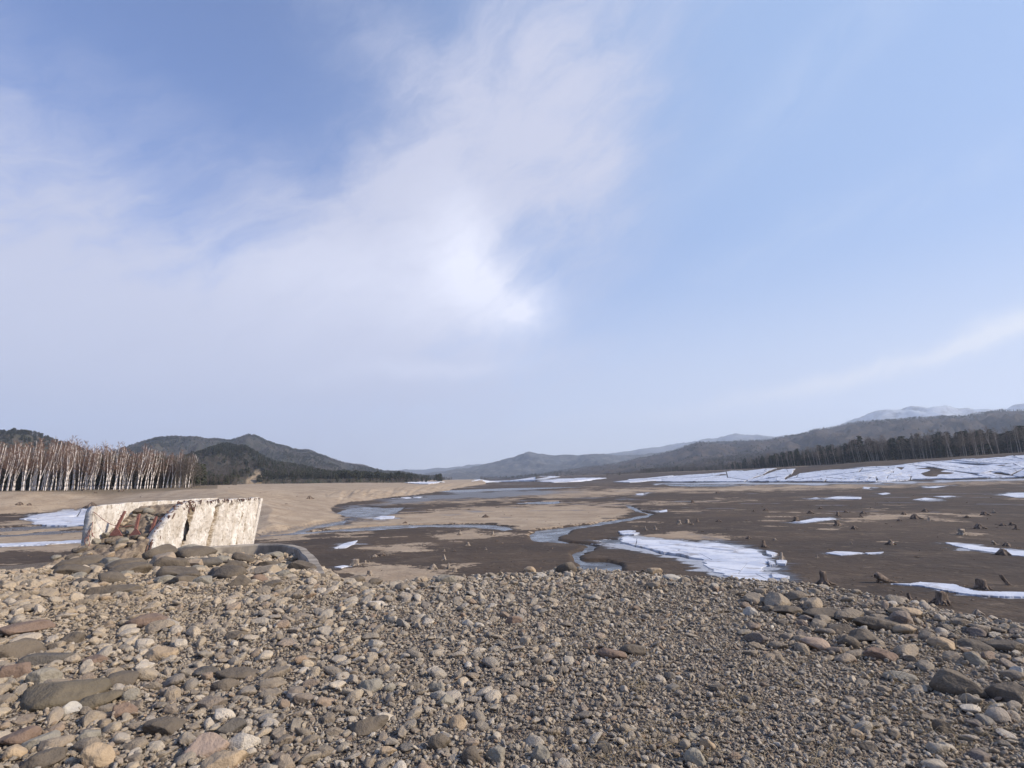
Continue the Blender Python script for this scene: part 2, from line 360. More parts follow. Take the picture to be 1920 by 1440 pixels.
def m_concrete():
    m, t, b = mat('eroded_concrete', .92, .2); p = objc(t); st = att(t, 'stain')
    n1 = t.noise(t.scale(p, (1, 1, .35)), 1.4, 6, .65, .4); n2 = t.noise(t.scale(p, (1, 1, .8)), 5.0, 8, .75, .5); n3 = t.noise(t.scale(p, (.5, .5, 2.2)), 5.0, 5, .7)
    c = t.mix(t.mr(n1, .36, .62), (.80, .74, .65), (.56, .49, .40))
    c = t.mix(t.mr(n2, .54, .62, 0, .85), c, (.30, .25, .19))
    brown = t.mix(t.mr(n3, .4, .6), (.19, .14, .085), (.46, .38, .28))
    c = t.mix(t.mr(t.m('ADD', st, t.m('MULTIPLY', t.m('SUBTRACT', n2, .5), .9)), .35, .65), c, brown)
    t.set(b.inputs['Base Color'], c); t.set(b.inputs['Normal'], t.bump(t.m('ADD', n2, n1), .9, .12)); return m
def m_hill(name, a, bb, cc, snow=0.0, sc=.02):
    m, t, b = mat(name, 1.0, 0.0); p = pos(t)
    n = t.noise(p, sc*.35, 5, .6, .6); n2 = t.noise(p, sc*3, 5, .7)
    n5 = t.noise(p, sc*.9, 7, .72, .5); c = t.mix(t.mr(n, .4, .6), a, bb); c = t.mix(t.mr(n2, .46, .62, 0, .9), c, cc); c = t.mix(t.mr(n5, .52, .66, 0, .7), c, (.035, .036, .034))
    if snow:
        n4 = t.noise(p, sc*.9, 6, .7); z = t.n('ShaderNodeSeparateXYZ', ins={0: p}).outputs[2]
        c = t.mix(t.m('MULTIPLY', t.mr(n4, .36, .58, 0, snow), t.mr(z, 250, 620)), c, (.62, .66, .72))
    c = t.mix(att(t, 'clearing'), c, (.34, .26, .17)); t.set(b.inputs['Base Color'], c); t.set(b.inputs['Normal'], t.bump(n2, .8, 6)); return m

M_LAND = m_land(); M_EMB = m_embank(); M_COB = m_stone('cobble_stone', PAL_S, 1.0); M_BOU = m_stone('boulder_stone', PAL_B, 1.3)
M_ICE = m_ice(); M_WATER = m_water(); M_CONC = m_concrete()
M_BARK = m_simple('birch_bark', (.74, .67, .60), (.64, .56, .49), 1.0, .8, .3, .02, (1, 1, .5), lo=.45, hi=.7)
M_BARKG = m_simple('grey_bark', (.20, .165, .14), (.12, .095, .08), 2, .9, .4, .02)
M_TWIG = m_simple('red_twig', (.27, .165, .12), (.17, .115, .085), .4, .9, .1, .01)
M_TWIGB = m_simple('brown_twig', (.24, .185, .135), (.15, .12, .09), 1.2, .9, .1, .01)
M_NEED = m_simple('conifer_needles', (.028, .036, .022), (.050, .058, .032), 1.5, .95, .2, .05)
M_WOOD = m_simple('weathered_wood', (.25, .19, .14), (.085, .062, .046), 5, .9, .8, .03, (1, 1, .25))
M_WOODP = m_simple('pale_dry_wood', (.40, .33, .25), (.24, .19, .14), 5, .9, .6, .03, (1, 1, .25))
M_RUST = m_simple('rusty_steel', (.24, .095, .07), (.30, .15, .12), 6, .85, .3, .01)
M_RUBB = m_simple('fill_rubble', (.30, .235, .165), (.13, .10, .075), 2.2, .95, .9, .15, (1, 1, 1.6))
M_DARKC = m_simple('rotten_wood_shuttering', (.09, .05, .04), (.20, .13, .10), 5, .95, .8, .08)
M_WALLC = m_simple('grey_concrete', (.38, .33, .26), (.20, .17, .135), 1.6, .9, .9, .06)
M_GRASS = m_simple('dry_grass', (.34, .27, .16), (.24, .18, .10), 2, .9, 0, .01)

# ------------------------------------------------------------------ ground sheet (polar grid round the viewpoint)
SAND = [
 [(-200, 984), (60, 978), (170, 972), (175, 980), (60, 986), (-200, 994)], [(-200, 1000), (60, 993), (175, 985), (175, 992), (60, 1001), (-200, 1010)], [(-200, 1008), (100, 1002), (190, 998), (190, 1030), (-200, 1040)],
 [(480, 1003), (560, 996), (640, 982), (700, 973), (745, 966), (830, 955), (930, 950), (1010, 946), (1110, 947), (1180, 951), (1176, 968), (1150, 974), (1110, 982), (1040, 988), (985, 993), (950, 985), (860, 982), (740, 987), (640, 994), (540, 1001), (480, 1010)],
 [(930, 926), (1060, 920), (1180, 917), (1300, 914), (1440, 911), (1680, 906), (1920, 899), (1920, 905), (1680, 912), (1440, 920), (1250, 923), (1100, 930), (1020, 934)],
 [(700, 944), (830, 938), (960, 934), (960, 939), (830, 944)],
 [(640, 1072), (700, 1056), (780, 1062), (830, 1072), (860, 1085), (640, 1095)],
 [(845, 1058), (878, 1059), (880, 1066), (850, 1064)],
 [(1190, 1004), (1240, 996), (1310, 1000), (1400, 1008), (1350, 1014), (1260, 1011), (1200, 1010)],
 [(1560, 982), (1640, 966), (1740, 963), (1850, 966), (1700, 968), (1610, 976)],
 [(500, 1006), (580, 1001), (700, 998), (600, 1006), (500, 1014)],
 [(1000, 944), (1180, 943), (1420, 938), (1180, 946)],
 [(820, 1000), (900, 995), (960, 1000), (880, 1012), (830, 1010)], [(700, 1025), (780, 1018), (800, 1035), (720, 1040)]]
WET = [[(480, 1010), (500, 997), (600, 984), (660, 972), (630, 962), (655, 950), (760, 935), (860, 922), (960, 918), (1100, 924), (960, 932), (830, 938), (700, 948), (740, 965), (640, 984), (520, 1000)],
       [(1230, 905), (1440, 909), (1680, 908), (1920, 900), (1920, 897), (1680, 903), (1440, 904), (1230, 901)],
       [(1300, 1003), (1440, 1030), (1470, 1060), (1500, 1090), (1440, 1090), (1430, 1045), (1340, 1022)]]
SN = [([(1484, 980), (1510, 976), (1528, 972), (1550, 972), (1566, 974), (1540, 977), (1512, 981)], 'long thin snow patch touching two stumps on the right mud'),
 ([(1543, 935), (1570, 931), (1614, 932), (1614, 936), (1580, 936)], 'flat snow patch on the far mud right of centre'),
 ([(1518, 935), (1530, 933), (1538, 935)], 'tiny snow fleck left of the flat far snow patch'),
 ([(1646, 926), (1660, 924), (1670, 925), (1655, 928)], 'small snow patch right of the flat far snow patch'),
 ([(1728, 915), (1750, 912), (1778, 911), (1750, 915)], 'slanting thin snow strip near the icy bank foot'),
 ([(1712, 937), (1735, 934), (1757, 936), (1735, 938)], 'low snow strip in the middle of the right mud'),
 ([(1750, 931), (1780, 930), (1792, 931), (1770, 933)], 'narrow snow strip just above the low snow strip'),
 ([(1876, 928), (1900, 925), (1990, 925), (1990, 933), (1905, 933)], 'broad snow patch at the right edge of the mud'),
 ([(1548, 1038), (1566, 1035), (1590, 1036), (1618, 1038), (1596, 1041), (1575, 1042)], 'white snow patch alone in the middle of the dark mud'),
 ([(1622, 1038), (1640, 1037), (1657, 1036), (1650, 1039), (1628, 1040)], 'snow fragments just right of the lone snow patch'),
 ([(1772, 1018), (1800, 1019), (1840, 1026), (1880, 1030), (1905, 1034), (1940, 1034), (1940, 1045), (1900, 1042), (1860, 1036), (1820, 1031), (1790, 1024)], 'long curved snow tongue reaching the right edge'),
 ([(1672, 1096), (1706, 1096), (1724, 1093), (1760, 1095), (1790, 1097), (1806, 1103), (1830, 1110), (1880, 1112), (1960, 1113), (1960, 1122), (1900, 1121), (1850, 1119), (1810, 1115), (1770, 1108), (1730, 1100)], 'largest white snow tongue at lower right beside the wide stump'),
 ([(1620, 913), (1632, 914), (1628, 917), (1618, 916)], 'tiny snow lump near the pale shore streak'),
 ([(40, 974), (75, 964), (130, 958), (182, 953), (200, 953), (200, 970), (160, 984), (100, 985), (60, 983), (70, 977)], 'bright cracked ice sheet left of the bridge stub'),
 ([(0, 1020), (60, 1018), (110, 1016), (170, 1012), (170, 1016), (100, 1021), (0, 1026), (-60, 1026), (-60, 1021)], 'long thin snow strip in front of the left stony edge'),
 ([(700, 972), (715, 968), (740, 968), (738, 973), (712, 974)], 'small bluish ice patch in the sand left of centre'),
 ([(751, 933), (765, 932), (772, 934), (760, 935)], 'left one of two snow flecks under the gullied bank'),
 ([(774, 933), (785, 931), (793, 932), (785, 934)], 'right one of two snow flecks under the gullied bank'),
 ([(628, 1029), (645, 1020), (670, 1014), (665, 1020), (648, 1028)], 'slanting icy puddle beyond the curved wall'),
 ([(627, 1064), (645, 1061), (653, 1062), (640, 1066)], 'small snow patch left of the wide stump'),
 ([(1234, 959), (1250, 956), (1251, 960), (1238, 961)], 'small snow mound near the bend of the stream'),
 ([(1192, 926), (1206, 925), (1206, 928), (1194, 928)], 'snow fleck on the far mud at centre')]
SLUSH = [p for p, _ in SN]+[[(1160, 1012), (1176, 1004), (1262, 1012), (1345, 1018), (1410, 1029), (1446, 1050), (1440, 1066), (1470, 1086), (1440, 1096), (1380, 1096), (1310, 1074), (1290, 1056), (1220, 1040), (1130, 1024), (1100, 1014)],
         [(1230, 905), (1440, 905), (1600, 905), (1780, 901), (1960, 896), (1960, 899), (1780, 905), (1500, 909), (1230, 908)]]
na, nr = 1100, 620
azs = np.concatenate([np.linspace(R(-180), R(-62), 60), np.linspace(R(-62), R(62), na)[1:], np.linspace(R(62), R(180), 60)[1:]])
rs = np.concatenate([np.geomspace(1.0, 14, 40), 6*F/np.linspace(6*F/14.3, 6*F/1600, nr), np.geomspace(1700, 11600, 40)])
rs = np.unique(np.concatenate([rs, np.geomspace(180, 1500, 160)]))
A, Rr = np.meshgrid(azs, rs)
X = np.sin(A)*Rr; Y = np.cos(A)*Rr
Z, T = land(X, Y); Z = np.where(Rr < 40, Z-.3*(1-sstep((Rr-14)/26)), Z)
PX, PY = to_px(X, Y, Z); PY0 = PY; PY = PY+fbm(PX/34, PY/3.0, 4, 60)*9; PX = PX+fbm(PX/50, PY0/3, 4, 66)*90
front = Y > 1
def soft(polys, wdt=5.0):
    s = np.zeros(X.shape)
    for p in polys:
        ins = inpoly(PX, PY, p); d = polydist(PX/6, PY, [(a/6, b) for a, b in p])
        s = np.maximum(s, np.where(ins, .5+.5*np.clip(d/wdt, 0, 1), .5-.5*np.clip(d/wdt, 0, 1)))
    return s*front
pxa = px_of_az(A)
sand = np.maximum(soft(SAND), sstep((T+.02)/.05)*(pxa < 1000)*1.0)
sand = np.maximum(sand, .8*sstep((T-.75)/.2)*((pxa >= 1000) & (pxa < 1500)))
slush = soft(SLUSH, 3.5)*(T < .6)
streaks = sstep((fbm(A*14, np.log(Rr)*26, 4, 70)-.12)/.1)*np.interp(pxa, [900, 1300], [.66, .44])*(T < 0)*(Rr > 60)
sand = np.maximum(sand, streaks)
wet = soft(WET, 3.0)*(T < .08)
wet = np.maximum(wet, sstep((fbm(A*10, np.log(Rr)*34, 4, 90)-.20)/.08)*.9*(T < 0)*(Rr > 90))
turf = np.where(pxa < 1000, sstep((Rr*np.cos(np.clip(A,-1.2,1.2))-146)/6)*(pxa < 420)*.8, sstep((T-.85)/.15)*.95)
n1, n2 = X.shape; idx = np.arange(n1*n2).reshape(n1, n2)
Fq = np.stack([idx[:-1, :-1], idx[:-1, 1:], idx[1:, 1:], idx[1:, :-1]], -1).reshape(-1, 4)[:, ::-1]
me = mesh('lakebed', np.stack([X, Y, Z], -1).reshape(-1, 3), Fq.copy(), M_LAND)
fattr(me, 'sand', sand); fattr(me, 'wet', wet); fattr(me, 'turf', turf); fattr(me, 'slush', slush)
tag(ob('lakebed', me), kind='structure')

# embankment
gx = np.concatenate([np.arange(-60, -16, .35), np.arange(-16, 12, .09), np.arange(12, 30, .35)])
gy = np.concatenate([np.arange(-24, 1, .5), np.arange(1, 14, .09), np.arange(14, 60, .22)])
EX, EY = np.meshgrid(gx, gy); EZ = np.maximum(emb(EX, EY), -1.2)
n1, n2 = EX.shape; idx = np.arange(n1*n2).reshape(n1, n2)
Fq = np.stack([idx[:-1, :-1], idx[:-1, 1:], idx[1:, 1:], idx[1:, :-1]], -1).reshape(-1, 4)
keep = EZ.reshape(-1)[Fq].max(1) > -1.1
tag(ob('embankment', mesh('embankment', np.stack([EX, EY, EZ], -1).reshape(-1, 3), Fq[keep], M_EMB)), kind='structure')

# ------------------------------------------------------------------ hills
HILLS = []
def hill(m, prof, dr, df, base=8.0, tree=0.0, seed=0, rough=1.0, depth=None):
    pxs = np.arange(prof[0][0], prof[-1][0]+1, 4.0 if dr < 4000 else 3.0)
    ys = np.interp(pxs, [p[0] for p in prof], [p[1] for p in prof])
    dirs = np.array([ray(a, b) for a, b in zip(pxs, ys)]); hz = np.hypot(dirs[:, 0], dirs[:, 1])
    un = dirs[:, :2]/hz[:, None]
    ys = ys+fbm(pxs/34, pxs*0+seed, 3, seed+70)*5; dirs = np.array([ray(a, b) for a, b in zip(pxs, ys)])
    drr = dr*(1+.10*fbm(pxs/160, pxs*0+seed, 2, seed)*2)
    H = np.maximum(6+drr*dirs[:, 2]/hz-tree, base-6)
    ts = np.concatenate([np.linspace(0, 1, 70), np.linspace(1, 1.4, 14)[1:]])
    dist = df+(drr-df)[None]*ts[:, None]
    x = un[None, :, 0]*dist; y = un[None, :, 1]*dist
    f = np.where(ts <= 1, (ts**1.15), np.clip(1-(ts-1)*2.4, 0, 1)**1.3)[:, None]
    s = dr/14
    rid = (1-2*np.abs(fbm(x/s, y/s, 4, seed+3)*1.6))-.55
    env = np.clip(np.sin(PI*np.clip(ts, 0, 1)), 0, 1)[:, None]**.8
    z = base+(H[None]-base)*np.clip(f+rid*env*.55*rough, 0.0, 1.6)
    tanlim = (H-6)[None]/drr[None]           # keep front slopes below the ridge line seen from the valley
    z = np.where(ts[:, None] < 1, np.minimum(z, 6+tanlim*dist*(1-.05*(1-ts[:, None]))-.5), z)
    z = z+fbm(x/(s*.12), y/(s*.12), 3, seed+9)*dr*.0035*(ts[:, None] > .02)
    z[0] = -3
    n1, n2 = x.shape; idx = np.arange(n1*n2).reshape(n1, n2)
    Fq = np.stack([idx[:-1, :-1], idx[:-1, 1:], idx[1:, 1:], idx[1:, :-1]], -1).reshape(-1, 4)
    me_ = mesh('hill', np.stack([x, y, z], -1).reshape(-1, 3), Fq, m); tag(ob('hill', me_), kind='structure')
    qx, qy = to_px(x, y, z); qx = qx+fbm(x/25, y/25, 3, 7)*10; cl_ = np.zeros(x.shape)
    if dr == 1250:
        for pp in ([(446, 918), (460, 899), (474, 892), (478, 884), (487, 884), (500, 889), (490, 898), (480, 905), (474, 918)], [(526, 882), (531, 878), (540, 878), (536, 884), (528, 886)], [(578, 884), (590, 880), (594, 882), (584, 886)]): cl_ = np.maximum(cl_, inpoly(qx, qy, pp)*1.0)
    fattr(me_, 'clearing', cl_)
    HILLS.append((x, y, z)); me_ = D.objects[-1] if False else None; return (x, y, z)
MH_G = m_hill('wooded_slope', (.066, .064, .052), (.095, .080, .062), (.050, .056, .038), sc=.02)
MH_B = m_hill('bare_wooded_slope', (.075, .064, .058), (.058, .052, .052), (.115, .088, .066), sc=.015)
MH_F = m_hill('far_slope', (.06, .062, .062), (.05, .053, .056), (.13, .12, .11), sc=.008, snow=.35)
MH_S = m_hill('snowy_slope', (.085, .085, .08), (.10, .095, .09), (.14, .13, .12), sc=.006, snow=.62)
hill(MH_S, [(1380, 880), (1500, 830), (1560, 802), (1600, 785), (1640, 770), (1680, 768), (1710, 761), (1740, 763), (1770, 761), (1800, 765), (1860, 768), (1888, 768), (1900, 761), (1930, 754), (2050, 742), (2300, 750), (2500, 790), (2700, 860)], 9000, 6500, tree=0, seed=31)
hill(MH_F, [(640, 900), (760, 881), (790, 881), (850, 876), (900, 870), (960, 861), (1050, 856), (1100, 855), (1150, 850), (1210, 840), (1260, 834), (1300, 828), (1340, 822), (1375, 813), (1420, 815), (1460, 818), (1520, 812), (1600, 830), (1700, 860)], 8600, 6300, seed=41)
hill(MH_F, [(760, 900), (800, 889), (840, 884), (870, 878), (900, 873), (940, 863), (975, 853), (992, 847), (1010, 851), (1050, 855), (1090, 854), (1130, 852), (1190, 853), (1240, 848), (1300, 852), (1400, 870), (1480, 890)], 5200, 3300, seed=51)
hill(MH_B, [(900, 901), (960, 896), (1060, 881), (1150, 868), (1220, 855), (1260, 845), (1310, 829), (1340, 829), (1380, 827), (1440, 823), (1490, 813), (1550, 801), (1590, 792), (1650, 785), (1700, 783), (1760, 779), (1820, 776), (1870, 769), (1920, 766), (2050, 756), (2300, 760), (2600, 800), (2900, 870)], 3300, 1500, tree=8, seed=61)
hill(MH_B, [(1120, 893), (1200, 884), (1280, 868), (1330, 858), (1400, 850), (1470, 846), (1540, 838), (1620, 830), (1720, 822), (1850, 815), (2000, 812), (2300, 815), (2600, 850)], 1900, 900, tree=8, seed=71)
hill(MH_G, [(-1200, 850), (-700, 820), (-400, 812), (-200, 822), (-80, 817), (0, 804), (35, 801), (70, 807), (110, 823), (145, 831), (165, 840), (200, 848), (260, 862), (330, 880), (420, 900)], 1500, 700, tree=10, seed=81)
hill(MH_G, [(60, 890), (120, 868), (180, 852), (215, 842), (250, 830), (290, 820), (330, 816), (370, 817), (395, 822), (430, 824), (465, 813), (480, 815), (500, 824), (520, 830), (560, 842), (580, 842), (600, 850), (640, 864), (680, 870), (720, 881), (760, 884), (800, 892), (850, 899)], 2500, 1400, tree=10, seed=91)
hill(MH_G, [(120, 900), (200, 884), (280, 866), (340, 855), (390, 838), (430, 829), (460, 833), (490, 850), (520, 865), (560, 871), (620, 882), (700, 889), (760, 894), (830, 901)], 1250, 560, tree=9, seed=101)

# ------------------------------------------------------------------ scatter of uncountable things (geometry nodes)
def scatter(name, P, rot, scl, idx, variants, label=None, cat=None):
    col = D.collections.new(name+'_shapes')
    for k, (me_) in enumerate(variants):
        col.objects.link(D.objects.new('%s_shape_%02d' % (name, k), me_))
    me_ = D.meshes.new(name); me_.vertices.add(len(P)); me_.vertices.foreach_set('co', np.asarray(P, np.float32).ravel())
    for nm, ty, v in (('rot', 'FLOAT_VECTOR', rot), ('scl', 'FLOAT_VECTOR', scl)):
        a = me_.attributes.new(nm, ty, 'POINT'); a.data.foreach_set('vector', np.asarray(v, np.float32).ravel())
    a = me_.attributes.new('idx', 'INT', 'POINT'); a.data.foreach_set('value', np.asarray(idx, np.int32))
    o = ob(name, me_)
    g = D.node_groups.new(name+'_nodes', 'GeometryNodeTree')
    g.interface.new_socket('Geometry', in_out='INPUT', socket_type='NodeSocketGeometry'); g.interface.new_socket('Geometry', in_out='OUTPUT', socket_type='NodeSocketGeometry')
    N = g.nodes; L = g.links
    gi = N.new('NodeGroupInput'); go = N.new('NodeGroupOutput'); ip = N.new('GeometryNodeInstanceOnPoints'); ci = N.new('GeometryNodeCollectionInfo')
    ci.inputs['Collection'].default_value = col; ci.inputs['Separate Children'].default_value = True; ci.inputs['Reset Children'].default_value = True
    def na(nm, ty):
        q = N.new('GeometryNodeInputNamedAttribute'); q.data_type = ty; q.inputs['Name'].default_value = nm; return q.outputs['Attribute']
    L.new(gi.outputs[0], ip.inputs['Points']); L.new(ci.outputs[0], ip.inputs['Instance']); ip.inputs['Pick Instance'].default_value = True
    L.new(na('idx', 'INT'), ip.inputs['Instance Index']); 
    er = N.new('FunctionNodeEulerToRotation'); L.new(na('rot', 'FLOAT_VECTOR'), er.inputs[0]); L.new(er.outputs[0], ip.inputs['Rotation'])
    L.new(na('scl', 'FLOAT_VECTOR'), ip.inputs['Scale']); L.new(ip.outputs[0], go.inputs[0])
    md = o.modifiers.new('scatter', 'NODES'); md.node_group = g
    tag(o, label, cat, kind='stuff'); return o

# ------------------------------------------------------------------ stones
import bmesh
def ico(sub):
    bm = bmesh.new(); bmesh.ops.create_icosphere(bm, subdivisions=sub, radius=1.0)
    V = np.array([v.co[:] for v in bm.verts]); Fc = np.array([[v.index for v in f.verts] for f in bm.faces]); bm.free(); return V, Fc
ICO = {k: ico(k) for k in (2, 3, 4, 5)}
def stone_mesh(name, sub, seed, m, shape=(1, .75, .5), cuts=7, rnd=.75, rough=.05):
    r_ = np.random.default_rng(seed); V, Fc = ICO[sub]; V = V.copy()
    for _ in range(cuts):
        n = r_.normal(size=3); n /= np.linalg.norm(n); d = r_.uniform(rnd-.18, rnd+.16)
        e = V@n-d; k = .035; s = np.where(e > k, e, np.where(e > -k, (e+k)**2/(4*k), 0)); V -= s[:, None]*n*.93
    o1, o2, o3 = r_.uniform(0, 50, 3)
    q = fbm(V[:, 0]*1.1+o1, V[:, 1]*1.1+V[:, 2]*.9+o2, 3, seed)*.30+fbm(V[:, 0]*3+V[:, 2]*3+o3, V[:, 1]*3-V[:, 2]*2+o1, 3, seed+5)*rough*2.2
    V *= (1+q)[:, None]
    V *= np.array(shape)/np.abs(V).max(0)
    return mesh(name, V, Fc.copy(), m)
shp = lambda r_: (1, r_.uniform(.5, .92), r_.uniform(.26, .66))
rs_ = np.random.default_rng(3)
COB3 = [stone_mesh('stone', 3, 100+k, M_COB, shp(rs_), cuts=rs_.integers(6, 16), rnd=rs_.uniform(.56, .80)) for k in range(34)]
COB2 = [stone_mesh('stone', 2, 200+k, M_COB, shp(rs_), cuts=rs_.integers(6, 15), rnd=rs_.uniform(.5, .72)) for k in range(20)]

def sample_polar(n, r0, r1, a0=-60, a1=60, pw=0.0):
    """points over the crest, uniform in area when pw = 0, denser near when pw > 0"""
    u = rng.random(n); k = 2-pw; r = (r0**k+(r1**k-r0**k)*u)**(1/k); a = np.radians(rng.uniform(a0, a1, n))
    return np.sin(a)*r, np.cos(a)*r
def thin(x, y, rad, over=.8, seed_pts=None):
    """keep big ones first, drop those that overlap too much (grid hash)"""
    order = np.argsort(-rad); cell = .25; grid = {}; keep = []
    def put(i, X_, Y_, R_):
        s = int(math.ceil(R_/cell)); ci, cj = int(X_//cell), int(Y_//cell)
        for a in range(ci-s, ci+s+1):
            for b in range(cj-s, cj+s+1): grid.setdefault((a, b), []).append((X_, Y_, R_))
    if seed_pts:
        for (X_, Y_, R_) in seed_pts: put(0, X_, Y_, R_)
    for i in order:
        c = grid.get((int(x[i]//cell), int(y[i]//cell)), ()); R_ = rad[i]; okk = True
        for (a, b, q) in c:
            if (a-x[i])**2+(b-y[i])**2 < ((q+R_)*over)**2: okk = False; break
        if okk: keep.append(i); put(i, x[i], y[i], R_)
    return np.array(keep)

